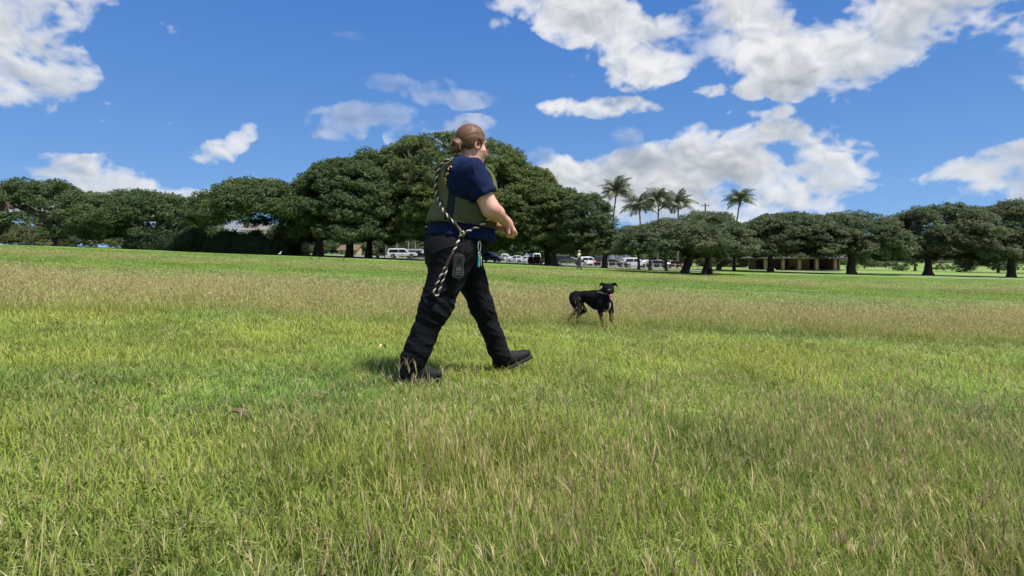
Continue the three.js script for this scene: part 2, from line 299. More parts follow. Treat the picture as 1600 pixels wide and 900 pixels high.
// ---------------------------------------------------------------- trees
const BARK = {};
function barkMat(key, a, b) { return BARK[key] ??= std(0xffffff, 0.95, (() => { const t = mottled(256, key.length * 7 + 3, [a, b], 14).clone(); t.repeat.set(3, 0.6); t.needsUpdate = true; return { map: t, bumpMap: t, bumpScale: 0.03 }; })()); }
const barkDark = barkMat('dark', [38, 32, 28], [104, 92, 80]), barkGrey = barkMat('greyer', [58, 52, 46], [140, 128, 112]), barkPalm = barkMat('palmtrunk', [82, 76, 68], [150, 140, 126]);
const LEAF = phys(0xffffff, 0.7, { side: THREE.DoubleSide, transmission: 0.48, thickness: 0, vertexColors: true, specularIntensity: 0.4 }); LEAF.name = 'leaf';
function spray(seed, n, r, len, wid, flat) {
  const R = rng(seed), pos = [], col = [], idx = [], q = new THREE.Quaternion(), e = new THREE.Euler(), v = V3();
  for (let i = 0; i < n; i++) {
    const a = R() * 6.283, rr = Math.sqrt(R()) * r, cx = Math.cos(a) * rr, cz = Math.sin(a) * rr, cy = (R() - 0.5) * r * flat;
    e.set((R() - 0.5) * 1.5, R() * 6.283, (R() - 0.5) * 1.5); q.setFromEuler(e); const b = pos.length / 3, L = len * (0.7 + R() * 0.6), w = wid * (0.7 + R() * 0.6);
    for (const [x, y, z] of [[-L / 2, 0, 0], [0, w * 0.18, -w / 2], [L / 2, -w * 0.12, 0], [0, w * 0.18, w / 2]]) { v.set(x, y, z).applyQuaternion(q); pos.push(v.x + cx, v.y + cy, v.z + cz); const k = 0.8 + 0.4 * R(); col.push(k, k, k); }
    idx.push(b, b + 1, b + 2, b, b + 2, b + 3);
  }
  const g = new THREE.BufferGeometry(); g.setAttribute('position', new THREE.Float32BufferAttribute(pos, 3)); g.setAttribute('color', new THREE.Float32BufferAttribute(col, 3)); g.setIndex(idx); g.computeVertexNormals(); return g;
}
const SPRAYS = { wide: [spray(3, 13, 0.5, 0.34, 0.17, 0.55), spray(4, 13, 0.5, 0.30, 0.16, 0.55)], fine: [spray(5, 13, 0.42, 0.22, 0.12, 0.6)], bush: [spray(6, 12, 0.3, 0.17, 0.10, 1.2)] };
const LEAFC = { monkey: [[0.094, 0.142, 0.042], [0.168, 0.215, 0.055]], deep: [[0.078, 0.126, 0.046], [0.120, 0.170, 0.050]], cool: [[0.094, 0.132, 0.060], [0.140, 0.178, 0.070]], olive: [[0.110, 0.130, 0.045], [0.150, 0.165, 0.055]], hedge: [[0.036, 0.070, 0.034], [0.058, 0.098, 0.040]] };
// o: bearing of trunk, distance, crown bearing, half width and top and skirt (all as seen on the frame), and looks
let treeSeed = 500;
function tree(name, label, o, group) {
  const R = rng(treeSeed += 17), d = o.d, [tx, ty, tz] = spot(o.trunk, d);
  const t = thing(name, label, 'tree', [tx, ty, tz], 0, group);
  const cx = (o.at - HX) / F * d - tx, rx0 = o.half / F * d, top0 = EYE + (HY - o.top) / F * d - ty, low = EYE + (HY - o.skirt) / F * d - ty;
  const np = Math.round((o.pads ?? 46 + rx0 * rx0 * 0.75) * (o.pad ? 1 : 1.75)), padR = (o.pad ?? 0.12) * Math.min(rx0, 9) + 0.35, top = top0 - padR * (o.flat ?? 0.62) * 0.75, rx = rx0 - padR * 0.6, rz = rx * (o.deep ?? 1.0);
  const tr = o.r ?? 0.5, mat = o.bark ?? barkDark, cz = -rz * (o.back ?? (o.half > 80 ? -0.3 : 0));
  const fork = Math.min(low + (top - low) * (o.fork ?? 0.1), top * 0.45), lean = (o.lean ?? 0);
  const trunkPts = [V3(0, -0.25, 0), V3(lean * 0.1, fork * 0.18, 0), V3(lean * 0.5 + (R() - 0.5) * tr, fork * 0.6, (R() - 0.5) * tr), V3(lean, fork, 0)];
  part(t, 'trunk', tube(trunkPts, [tr * 1.75, tr * 1.1, tr * 0.92, tr * 0.85], 12, 5, 0.45, R() * 20), mat);
  // limbs rise from the fork and spread to the dome; foliage pads sit at their ends
  const pads = [], nl = o.limbs ?? 7, F0 = trunkPts[3], bump = (a) => 1 + 0.11 * (noise2(Math.cos(a) * 2 + treeSeed, Math.sin(a) * 2, 8) - 0.5) * 2;
  const limbs = [];
  for (let i = 0; i < nl; i++) {
    const a = (i + R() * 0.6) / nl * 6.283, k = (i % 3 === 2 ? 0.30 : 0.62) + R() * 0.22, ex = cx + Math.cos(a) * rx * k, ez = cz + Math.sin(a) * rz * k, ey = lerp(low, top, 0.9 * Math.sqrt(Math.max(0.05, 1 - k * k)));
    const mid = V3(lerp(F0.x, ex, 0.45), lerp(F0.y, ey, 0.42 + R() * 0.2) , lerp(F0.z, ez, 0.45)), mid2 = V3(lerp(F0.x, ex, 0.75) + (R() - 0.5) * rx * 0.1, lerp(F0.y, ey, 0.8), lerp(F0.z, ez, 0.75));
    const pts = [F0.clone().add(V3(0, -tr * 0.5, 0)), mid, mid2, V3(ex, ey, ez)]; limbs.push({ pts, geo: [tube(pts, [tr * 0.62, tr * 0.42, tr * 0.26, tr * 0.1], 7, 5, 0.3, R() * 9)] });
  }
  for (let i = 0; i < np; i++) {
    // a dome: even over its surface, so that the sides are as leafy as the top; every fifth pad hangs inside
    const a = R() * 6.283, B = bump(a), inner = i % 5 === 4, rd = o.round ?? 2.3, up = Math.pow(R(), 0.9), u = Math.pow(1 - Math.pow(up, rd), 1 / rd);
    const s = (inner ? 0.70 + R() * 0.16 : 0.92 + R() * 0.10) * B, k = u * s;
    const px = cx + Math.cos(a) * rx * k, pz = cz + Math.sin(a) * rz * k, py = lerp(low, top, up * (inner ? 0.8 : 0.97) * (0.92 + 0.1 * B)) - (o.droop ?? 0) * u * R();
    const pr = (o.pad ?? 0.12) * Math.min(rx, 9) * (0.7 + R() * 0.65) + 0.35;
    pads.push([px, py, pz, pr]);
    if (i % 2 === 0) { // a branch from the nearest limb
      let best = null, bd = 1e9; for (const l of limbs) for (const p of [l.pts[1], l.pts[2], l.pts[3]]) { const q = p.distanceToSquared(V3(px, py, pz)); if (q < bd) { bd = q; best = [l, p]; } }
      const p = best[1], m = V3(lerp(p.x, px, 0.5), lerp(p.y, py, 0.6), lerp(p.z, pz, 0.5)); best[0].geo.push(tube([p.clone(), m, V3(px, py - pr * 0.15, pz)], [tr * 0.17, tr * 0.11, tr * 0.04], 5, 3));
    }
  }
  for (const l of limbs) part(t, 'limb', merge(l.geo), mat);
  const list = [], kind = SPRAYS[o.spray ?? 'wide'], LC = LEAFC[o.leaf ?? 'monkey'], e = new THREE.Euler(), q = new THREE.Quaternion(), sc = (o.scale ?? 1) * 0.74;
  for (const [px, py, pz, pr] of pads) {
    const n = Math.round(pr * pr * (o.dense ?? 17) * 1.1 / (sc * sc)), hue = R();
    for (let i = 0; i < n; i++) {
      let x, y, z, w; do { x = R() * 2 - 1; y = R() * 2 - 1; z = R() * 2 - 1; w = x * x + y * y + z * z; } while (w > 1 || w < 0.12);
      const fl = o.flat ?? 0.62; y = y < 0 ? y * 0.7 : y;
      e.set((R() - 0.5) * 0.9 + z * 0.5, R() * 6.283, (R() - 0.5) * 0.9 - x * 0.5); q.setFromEuler(e); const s = sc * (0.75 + R() * 0.5);
      const h = clamp(hue * 0.85 + (R() - 0.5) * 0.5 + 0.08), k = 0.85 + R() * 0.3;
      list.push([new THREE.Matrix4().compose(V3(px + x * pr, py + y * pr * fl, pz + z * pr), q, V3(s, s, s)), LC[0].map((v, c) => lerp(v, LC[1][c], h) * k)]);
    }
  }
  const m = shade(new THREE.InstancedMesh(kind[treeSeed % kind.length], LEAF, list.length)); m.name = 'crown'; m.userData.kind = 'stuff';
  list.forEach(([mt, c], i) => { m.setMatrixAt(i, mt); m.setColorAt(i, rgb(...c)); }); t.add(m); leaves += list.length;
  return t;
}
let leaves = 0;
const bigTrees = 'broad spreading trees along the far edge of the field';
tree('monkeypod_tree', 'low wide tree at the left edge beside the hedge and grey roofed house', { trunk: 497, d: 80, at: 418, half: 100, top: 284, skirt: 353, r: 0.55, round: 2.2, limbs: 8, leaf: 'deep', fork: 0.0 }, bigTrees);
tree('monkeypod_tree', 'dense green tree over the bare trunk left of the white pickup', { trunk: 546, d: 84, at: 556, half: 98, top: 254, skirt: 378, r: 0.5, leaf: 'deep', pads: 190 }, bigTrees);
tree('monkeypod_tree', 'tall tree behind the light poles with three trunks in its shade', { trunk: 576, d: 88, at: 604, half: 90, top: 236, skirt: 376, r: 0.46, leaf: 'monkey', pads: 150 }, bigTrees);
tree('monkeypod_tree', 'largest domed tree, standing right behind the walking person', { trunk: 728, d: 92, at: 712, half: 135, top: 220, skirt: 374, r: 0.8, limbs: 10, leaf: 'monkey', pads: 300, round: 2.7, dense: 12.5 }, bigTrees);
tree('monkeypod_tree', 'round green tree just right of the walking person, sweeping down over white cars', { trunk: 856, d: 84, at: 812, half: 86, top: 248, skirt: 391, r: 0.42, leaf: 'monkey', pads: 210, back: 0.4 }, bigTrees);
tree('monkeypod_tree', 'tree with low drooping branches above the dark green truck', { trunk: 866, d: 80, at: 868, half: 62, top: 286, skirt: 394, r: 0.42, leaf: 'monkey', pads: 130, back: 0.3 }, bigTrees);
tree('shade_tree', 'dark compact tree right of the green truck, below the tallest palm', { trunk: 944, d: 77, at: 914, half: 54, top: 300, skirt: 398, r: 0.32, leaf: 'deep', spray: 'fine', pads: 140, lean: 0.3 }, bigTrees);
const umbrella = 'flat topped trees on the right';
tree('umbrella_tree', 'flat topped tree with a thick dark leaning trunk, left of the black bin', { trunk: 1070, d: 53, at: 1046, half: 92, top: 344, skirt: 390, r: 0.34, lean: 0.7, limbs: 8, leaf: 'cool', spray: 'fine', flat: 0.34, pad: 0.2, round: 2, pads: 130, dense: 22, droop: 0.5 }, umbrella);
tree('umbrella_tree', 'flat topped tree with a forked trunk right above the black bin', { trunk: 1102, d: 56, at: 1116, half: 66, top: 336, skirt: 397, r: 0.3, lean: 0.5, leaf: 'cool', spray: 'fine', flat: 0.34, pad: 0.2, round: 2, pads: 75, dense: 22, droop: 0.5 }, umbrella);
tree('umbrella_tree', 'airy flat topped tree with sky holes, behind the black bin', { trunk: 1108, d: 72, at: 1100, half: 56, top: 328, skirt: 362, r: 0.3, leaf: 'cool', spray: 'fine', flat: 0.3, pad: 0.2, pads: 52, dense: 15 }, umbrella);
tree('umbrella_tree', 'tree with thin trunk in front of the white hatchback', { trunk: 998, d: 76, at: 990, half: 44, top: 352, skirt: 394, r: 0.16, leaf: 'cool', spray: 'fine', flat: 0.4, pads: 44, dense: 20 }, umbrella);
tree('umbrella_tree', 'tree with thin trunk in front of the silver roofed sedan', { trunk: 1016, d: 66, at: 1010, half: 42, top: 350, skirt: 392, r: 0.15, leaf: 'cool', spray: 'fine', flat: 0.4, pads: 40, dense: 20 }, umbrella);
tree('umbrella_tree', 'tree with slim trunk at the nose of the silver roofed sedan', { trunk: 1041, d: 70, at: 1030, half: 46, top: 348, skirt: 392, r: 0.17, leaf: 'cool', spray: 'fine', flat: 0.4, pads: 40, dense: 20 }, umbrella);
tree('umbrella_tree', 'wide tree in front of the pavilion at the right edge', { trunk: 1204, d: 84, at: 1222, half: 96, top: 334, skirt: 394, r: 0.36, limbs: 9, leaf: 'cool', flat: 0.34, pads: 120, round: 2.2, dense: 15, droop: 0.8 }, umbrella);
tree('umbrella_tree', 'smaller tree left of the pavilion with a steeply leaning trunk', { trunk: 1122, d: 96, at: 1160, half: 56, top: 356, skirt: 400, r: 0.34, lean: 2.6, leaf: 'cool', flat: 0.4, pads: 60, dense: 15 }, umbrella);
tree('umbrella_tree', 'grey green tree between the bin and the pavilion', { trunk: 1147, d: 88, at: 1142, half: 46, top: 366, skirt: 398, r: 0.2, leaf: 'cool', flat: 0.4, pads: 44, dense: 15 }, umbrella);
// beyond the frame the same line of trees goes on
const on = 'trees further along the edge of the field';
for (const [tr, d, half, top, label] of [[240, 84, 100, 300, 'tree in the line beyond the hedge, left of the grey roofed house'], [90, 90, 110, 286, 'leftmost tree in the line along the field'], [1330, 80, 80, 330, 'tree just past the pavilion'], [1450, 86, 95, 322, 'tree second from the end of the line on the right'], [1580, 84, 90, 312, 'last tree of the line on the right']])
  tree('shade_tree', label, { trunk: tr, d, at: tr, half, top, skirt: 386 + (tr - 800) * 0.025, r: 0.5, leaf: tr < 800 ? 'deep' : 'cool', pads: 105, dense: 13 }, on);
// trees across the car park
const far = 'trees across the car park';
[[400, 175, 60, 372], [505, 165, 55, 360], [590, 170, 50, 356], [668, 165, 55, 362], [770, 175, 50, 366], [835, 165, 45, 374], [905, 170, 40, 378], [972, 160, 40, 376], [1040, 165, 46, 380], [1120, 175, 50, 378], [1190, 170, 50, 372], [300, 165, 70, 356], [150, 170, 80, 350], [1300, 170, 70, 372], [1430, 175, 70, 366], [30, 165, 70, 350], [1560, 165, 70, 366]].forEach(([p, d, half, top], i) =>
  tree('distant_tree', ['first', 'second', 'third', 'fourth', 'fifth', 'sixth', 'seventh', 'eighth', 'ninth', 'tenth', 'eleventh', 'twelfth', 'thirteenth', 'fourteenth', 'fifteenth', 'sixteenth', 'seventeenth'][[3, 4, 5, 6, 7, 8, 9, 10, 11, 12, 13, 2, 1, 14, 15, 0, 16][i]] + ' tree from the left in the far row across the car park', { trunk: p, d, at: p, half, top, skirt: HY - (H((p - HX) / F * d) + 0.6 - EYE) / d * F, r: 0.35, leaf: i % 3 ? 'deep' : 'olive', pads: 46, scale: 1.7, dense: 14, pad: 0.24, bark: barkGrey, fork: 0.3 }, far));
[[340, 200, 55, 352, 'tree behind the far row, above the left end of the hedge'], [455, 195, 50, 350, 'tree behind the far row, right of the small brown roof'], [520, 200, 45, 352, 'tree behind the far row, seen past the first big trunk'], [560, 195, 45, 356, 'tree behind the far row, above the pale house'], [630, 200, 45, 354, 'tree behind the far row, above the white pickup'], [700, 195, 50, 358, 'tree behind the far row, hidden mostly by the walking person'], [800, 200, 45, 362, 'tree behind the far row, above the small white pickup'], [860, 195, 45, 368, 'tree behind the far row, above the navy container'], [940, 200, 45, 366, 'tree behind the far row, above the black car'], [1005, 195, 45, 366, 'tree behind the far row, above the white hatchback'], [1080, 200, 50, 368, 'tree behind the far row, above the leaning trunk'], [1155, 200, 50, 372, 'tree behind the far row, beside the pavilion']].forEach(([p, d, half, top, label], i) => tree('distant_tree', label, { trunk: p, d, at: p, half, top, skirt: HY - (H((p - HX) / F * d) + 0.5 - EYE) / d * F, r: 0.35, leaf: i % 3 ? 'deep' : 'monkey', pads: 40, scale: 2, dense: 14, pad: 0.26, bark: barkGrey, fork: 0.3 }, 'trees behind the far row'));
console.log('leaf sprays', leaves, performance.now() | 0);

// palms
function frondGeo(seed, L) {
  const R = rng(seed), pos = [], idx = [], N = 46, rise = 0.42 + R() * 0.3;
  const at = t => [L * (t - 0.18 * t * t), L * (rise * t - 0.80 * t * t), 0];
  const quad = (a, b, c, e) => { const k = pos.length / 3; pos.push(...a, ...b, ...c, ...e); idx.push(k, k + 1, k + 2, k, k + 2, k + 3); };
  for (let i = 0; i < N; i++) {
    const t = 0.12 + 0.88 * i / N, t2 = t + 0.88 / N, p = at(t), p2 = at(t2), ll = L * (0.22 * Math.sin(Math.PI * Math.min(1, 0.15 + t * 0.85)) + 0.04) * (0.8 + R() * 0.4);
    for (const s of [-1, 1]) { const dz = s * ll * 0.72, dy = -ll * (0.45 + R() * 0.35), dx = ll * 0.45; const g = 0.62, m = [lerp(p[0], p2[0], g), lerp(p[1], p2[1], g)]; quad([p[0], p[1], 0], [m[0], m[1], 0], [m[0] + dx, m[1] + dy, dz], [p[0] + dx * 0.95, p[1] + dy, dz]); }
    quad([p[0], p[1] - 0.03, -0.03], [p2[0], p2[1] - 0.03, -0.02], [p2[0], p2[1], 0.03], [p[0], p[1], 0.03]);
  }
  { const p = at(0), p2 = at(0.13); quad([p[0], p[1] - 0.05, -0.05], [p2[0], p2[1] - 0.04, -0.03], [p2[0], p2[1], 0.03], [p[0], p[1], 0.05]); }
  const g = new THREE.BufferGeometry(); g.setAttribute('position', new THREE.Float32BufferAttribute(pos, 3)); g.setIndex(idx); g.computeVertexNormals(); return g;
}
const FROND = [1, 2, 3, 4].map(s => frondGeo(s, 1)), frondMats = [[0.125, 0.160, 0.085], [0.150, 0.180, 0.095], [0.175, 0.190, 0.110]].map(c => { const m = phys(rgb(...c), 0.55, { side: THREE.DoubleSide, transmission: 0.4, thickness: 0 }); m.name = 'palm_frond'; return m; }), nutMat = std(rgb(0.12, 0.10, 0.04), 0.7);
const NUT = new THREE.SphereGeometry(0.14, 8, 6).scale(1, 1.25, 1);
[[963, 302, 954, 112, 5.0, 23, 'tallest palm, leftmost of the palms and standing clear of the rest'], [999, 326, 1002, 118, 5.3, 21, 'second palm from the left, its fronds hanging low'], [1029, 318, 1027, 112, 5.1, 23, 'full crowned palm in the middle of the palm clump'], [1060, 322, 1058, 114, 4.9, 21, 'palm at the right end of the clump'], [1156, 314, 1146, 120, 4.4, 20, 'lone slender palm standing apart on the right']].forEach(([cx, cy, bx0, d, L, n, label], i) => {
  const b = spot(bx0, d), t = thing('coconut_palm', label, 'palm', b, 0, 'coconut palms above the trees'), R = rng(800 + i * 7);
  const top = V3((cx - HX) / F * d - b[0], EYE + (HY - cy) / F * d - b[1], 0), s = Math.sign(top.x) || 1;
  part(t, 'trunk', tube([V3(0, -0.2, 0), V3(top.x * 0.15, top.y * 0.3, 0.2), V3(top.x * 0.55, top.y * 0.72, 0.1), top], [0.27, 0.18, 0.15, 0.14], 9, 6, 0.1), barkPalm);
  for (let k = 0; k < n; k++) {
    const m = part(t, 'frond', FROND[Math.floor(R() * 4)], frondMats[Math.floor(R() * 3)]), a = k * 2.4 + R() * 0.5, el = lerp(1.38, -0.3, Math.pow((k + R() * 0.6) / n, 0.85));
    m.position.copy(top); m.rotation.set(0, a, el, 'YZX'); const q = L * (0.8 + R() * 0.3); m.scale.set(q, q, q);
  }
  for (let k = 0; k < 5; k++) { const m = part(t, 'coconut', NUT, nutMat); m.position.set(top.x + Math.cos(k * 1.3) * 0.28, top.y - 0.35 - R() * 0.2, Math.sin(k * 1.3) * 0.28); }
});

// shrubs at the left: dark hedge bushes and lighter ones behind
[[356, 74, 34, 361, 'hedge', 'dark round shrub at the left end of the hedge'], [392, 73, 30, 367, 'hedge', 'dark shrub in the hedge below the grey roof'], [424, 75, 26, 374, 'hedge', 'low dark shrub at the right end of the hedge'], [398, 82, 24, 361, 'olive', 'yellow green shrub rising behind the hedge below the roof'], [446, 86, 24, 360, 'olive', 'olive shrub between the hedge and the first trunk'], [428, 92, 16, 357, 'deep', 'tall green shrub beside the grey roofed house'], [466, 90, 18, 374, 'hedge', 'small dark shrub left of the first trunk'], [300, 76, 36, 360, 'hedge', 'dark shrub beyond the left end of the hedge'], [235, 76, 38, 358, 'hedge', 'leftmost dark shrub of the hedge line']].forEach(([p, d, half, top, leaf, label]) => {
  const b = spot(p, d), t = thing('shrub', label, 'shrub', b, 0, 'shrubs at the left edge of the field'), R = rng(p * 3 + 1), rx = half / F * d, h = EYE + (HY - top) / F * d - b[1];
  for (let i = 0; i < 5; i++) { const a = i * 1.26; part(t, 'stem', tube([V3(Math.cos(a) * 0.2, -0.15, Math.sin(a) * 0.2), V3(Math.cos(a) * rx * 0.3, h * 0.4, Math.sin(a) * rx * 0.3), V3(Math.cos(a) * rx * 0.55, h * 0.75, Math.sin(a) * rx * 0.5)], [0.07, 0.05, 0.02], 5, 3), barkGrey); }
  const list = [], e = new THREE.Euler(), q = new THREE.Quaternion(), LC = LEAFC[leaf], n = Math.round(rx * h * 260);
  for (let i = 0; i < n; i++) {
    let x, y, z, w; do { x = R() * 2 - 1; y = R(); z = R() * 2 - 1; w = x * x + y * y + z * z; } while (w > 1 || w < 0.35);
    const lump = 0.82 + 0.32 * noise3(x * 3 + p, y * 3, z * 3); e.set(R() * 3, R() * 6.28, R() * 3); q.setFromEuler(e); const s = 0.8 + R() * 0.6;
    list.push([new THREE.Matrix4().compose(V3(x * rx * lump, Math.max(0.08, y * h * lump * 1.02), z * rx * 0.8 * lump), q, V3(s, s, s)), LC[0].map((v, c) => lerp(v, LC[1][c], R()) * (0.85 + R() * 0.3))]);
  }
  const m = shade(new THREE.InstancedMesh(SPRAYS.bush[0], LEAF, n)); m.name = 'foliage'; m.userData.kind = 'stuff'; list.forEach(([mt, c], i) => { m.setMatrixAt(i, mt); m.setColorAt(i, rgb(...c)); }); t.add(m); leaves += n;
});
console.log('with shrubs', leaves, performance.now() | 0);
// ---------------------------------------------------------------- soft bodies: distance fields meshed on a grid
function nets(sdf, lo, hi, cell, colour) {
  const nx = Math.ceil((hi[0] - lo[0]) / cell) + 1, ny = Math.ceil((hi[1] - lo[1]) / cell) + 1, nz = Math.ceil((hi[2] - lo[2]) / cell) + 1, f = new Float32Array(nx * ny * nz);
  for (let k = 0, o = 0; k < nz; k++) for (let j = 0; j < ny; j++) for (let i = 0; i < nx; i++, o++) f[o] = sdf(lo[0] + i * cell, lo[1] + j * cell, lo[2] + k * cell);
  const id = new Int32Array(nx * ny * nz).fill(-1), pos = [], idx = [], S = [1, nx, nx * ny], corner = []; for (let c = 0; c < 8; c++) corner.push((c & 1) * S[0] + ((c >> 1) & 1) * S[1] + ((c >> 2) & 1) * S[2]);
  const edges = []; for (let a = 0; a < 8; a++) for (let b = 0; b < 3; b++) if (!(a & (1 << b))) edges.push([a, a | (1 << b)]);
  for (let k = 0; k < nz - 1; k++) for (let j = 0; j < ny - 1; j++) for (let i = 0; i < nx - 1; i++) {
    const o = i + j * S[1] + k * S[2]; let neg = 0; for (let c = 0; c < 8; c++) if (f[o + corner[c]] < 0) neg++; if (!neg || neg === 8) continue;
    let x = 0, y = 0, z = 0, n = 0;
    for (const [a, b] of edges) { const fa = f[o + corner[a]], fb = f[o + corner[b]]; if ((fa < 0) === (fb < 0)) continue; const t = fa / (fa - fb); x += (a & 1) + ((b & 1) - (a & 1)) * t; y += ((a >> 1) & 1) + (((b >> 1) & 1) - ((a >> 1) & 1)) * t; z += ((a >> 2) & 1) + (((b >> 2) & 1) - ((a >> 2) & 1)) * t; n++; }
    id[o] = pos.length / 3; pos.push(lo[0] + (i + x / n) * cell, lo[1] + (j + y / n) * cell, lo[2] + (k + z / n) * cell);
  }
  const dims = [nx, ny, nz];
  for (let k = 1; k < nz - 1; k++) for (let j = 1; j < ny - 1; j++) for (let i = 1; i < nx - 1; i++) {
    const o = i + j * S[1] + k * S[2], a = f[o] < 0;
    for (let ax = 0; ax < 3; ax++) {
      const b = f[o + S[ax]] < 0; if (a === b) continue; const u = S[(ax + 1) % 3], v = S[(ax + 2) % 3], q = [id[o], id[o - u], id[o - u - v], id[o - v]]; if (q.includes(-1)) continue;
      if (a) idx.push(q[0], q[1], q[2], q[0], q[2], q[3]); else idx.push(q[0], q[2], q[1], q[0], q[3], q[2]);
    }
  }
  const n = pos.length / 3, nor = new Float32Array(n * 3), uv = new Float32Array(n * 2), col = colour ? new Float32Array(n * 3) : null, h = cell * 0.7;
  for (let i = 0; i < n; i++) {
    const x = pos[i * 3], y = pos[i * 3 + 1], z = pos[i * 3 + 2]; let a = sdf(x + h, y, z) - sdf(x - h, y, z), b = sdf(x, y + h, z) - sdf(x, y - h, z), c = sdf(x, y, z + h) - sdf(x, y, z - h); const l = Math.hypot(a, b, c) || 1;
    nor[i * 3] = a / l; nor[i * 3 + 1] = b / l; nor[i * 3 + 2] = c / l; uv[i * 2] = x - z; uv[i * 2 + 1] = y;
    if (col) { const q = colour(x, y, z); col[i * 3] = q[0]; col[i * 3 + 1] = q[1]; col[i * 3 + 2] = q[2]; }
  }
  const g = new THREE.BufferGeometry(); g.setAttribute('position', new THREE.Float32BufferAttribute(pos, 3)); g.setAttribute('normal', new THREE.BufferAttribute(nor, 3)); g.setAttribute('uv', new THREE.BufferAttribute(uv, 2)); if (col) g.setAttribute('color', new THREE.BufferAttribute(col, 3)); g.setIndex(idx); return g;
}
const smin = (a, b, k) => { const h = Math.max(k - Math.abs(a - b), 0) / k; return Math.min(a, b) - h * h * k * 0.25; };
const smax = (a, b, k) => -smin(-a, -b, k);
function cap(a, b, ra, rb) {
  const dx = b[0] - a[0], dy = b[1] - a[1], dz = b[2] - a[2], L = dx * dx + dy * dy + dz * dz || 1e-9;
  return (x, y, z) => { const px = x - a[0], py = y - a[1], pz = z - a[2]; let t = (px * dx + py * dy + pz * dz) / L; t = t < 0 ? 0 : t > 1 ? 1 : t; return Math.hypot(px - dx * t, py - dy * t, pz - dz * t) - (ra + (rb - ra) * t); };
}
function ell(c, r, turn) { // turn: [axis, angle]
  const co = turn ? Math.cos(turn[1]) : 1, si = turn ? Math.sin(turn[1]) : 0, ax = turn ? turn[0] : '';
  return (x, y, z) => {
    let a = x - c[0], b = y - c[1], d = z - c[2], q;
    if (ax === 'z') { q = a * co + b * si; b = -a * si + b * co; a = q; } else if (ax === 'y') { q = a * co - d * si; d = a * si + d * co; a = q; } else if (ax === 'x') { q = b * co + d * si; d = -b * si + d * co; b = q; }
    const k0 = Math.hypot(a / r[0], b / r[1], d / r[2]), k1 = Math.hypot(a / r[0] / r[0], b / r[1] / r[1], d / r[2] / r[2]); return k1 < 1e-9 ? -Math.min(...r) : k0 * (k0 - 1) / k1;
  };
}
const blend = (list, k) => (x, y, z) => { let d = list[0](x, y, z); for (let i = 1; i < list.length; i++) d = smin(d, list[i](x, y, z), k); return d; };
// a figure's own axes: x forward, y up, z to its right; joint() places a joint seen on the frame at a given offset to the side
function figure(px, d, turn) {
  const [X, Y, Z] = spot(px, d), c = Math.cos(turn), s = Math.sin(turn);
  const world = (f, y, r) => [X + f * c + r * s, Y + y, Z - f * s + r * c];
  const local = (wx, wy, wz) => { const a = wx - X, b = wz - Z; return [a * c - b * s, wy - Y, a * s + b * c]; };
  const joint = (qx, qy, r) => { let f = 0; for (let i = 0; i < 12; i++) { const w = world(f, 0, r), dd = -w[2], wx = (qx - HX) / F * dd; f += (wx - w[0]) / (c - (qx - HX) / F * s || 1); } const w = world(f, 0, r); return [f, EYE + (HY - qy) / F * -w[2] - Y, r]; };
  // where a sight line first meets a surface (or passes closest), in the figure's axes
  const meet = (qx, qy, sdf, out = 0) => {
    const D = [(qx - HX) / F, (HY - qy) / F, -1], L = Math.hypot(...D); let t = d * L - 1.2, best = 1e9, bt = t;
    for (let i = 0; i < 160; i++) { const p = local(D[0] / L * t, EYE + D[1] / L * t, D[2] / L * t), v = sdf(...p) - out; if (v < best) { best = v; bt = t; } if (v < 0.0008) break; t += Math.max(0.0015, v * 0.7); if (t > d * L + 1.2) break; }
    return local(D[0] / L * bt, EYE + D[1] / L * bt, D[2] / L * bt);
  };
  const normal = (p, sdf) => { const h = 0.006; return V3(sdf(p[0] + h, p[1], p[2]) - sdf(p[0] - h, p[1], p[2]), sdf(p[0], p[1] + h, p[2]) - sdf(p[0], p[1] - h, p[2]), sdf(p[0], p[1], p[2] + h) - sdf(p[0], p[1], p[2] - h)).normalize(); };
  return { base: [X, Y, Z], turn, joint, meet, normal, local, world };
}
function weave(seed, a, b, rep, fine = 60) { const t = mottled(256, seed, [a, b], fine).clone(); t.repeat.set(rep, rep); t.needsUpdate = true; return t; }

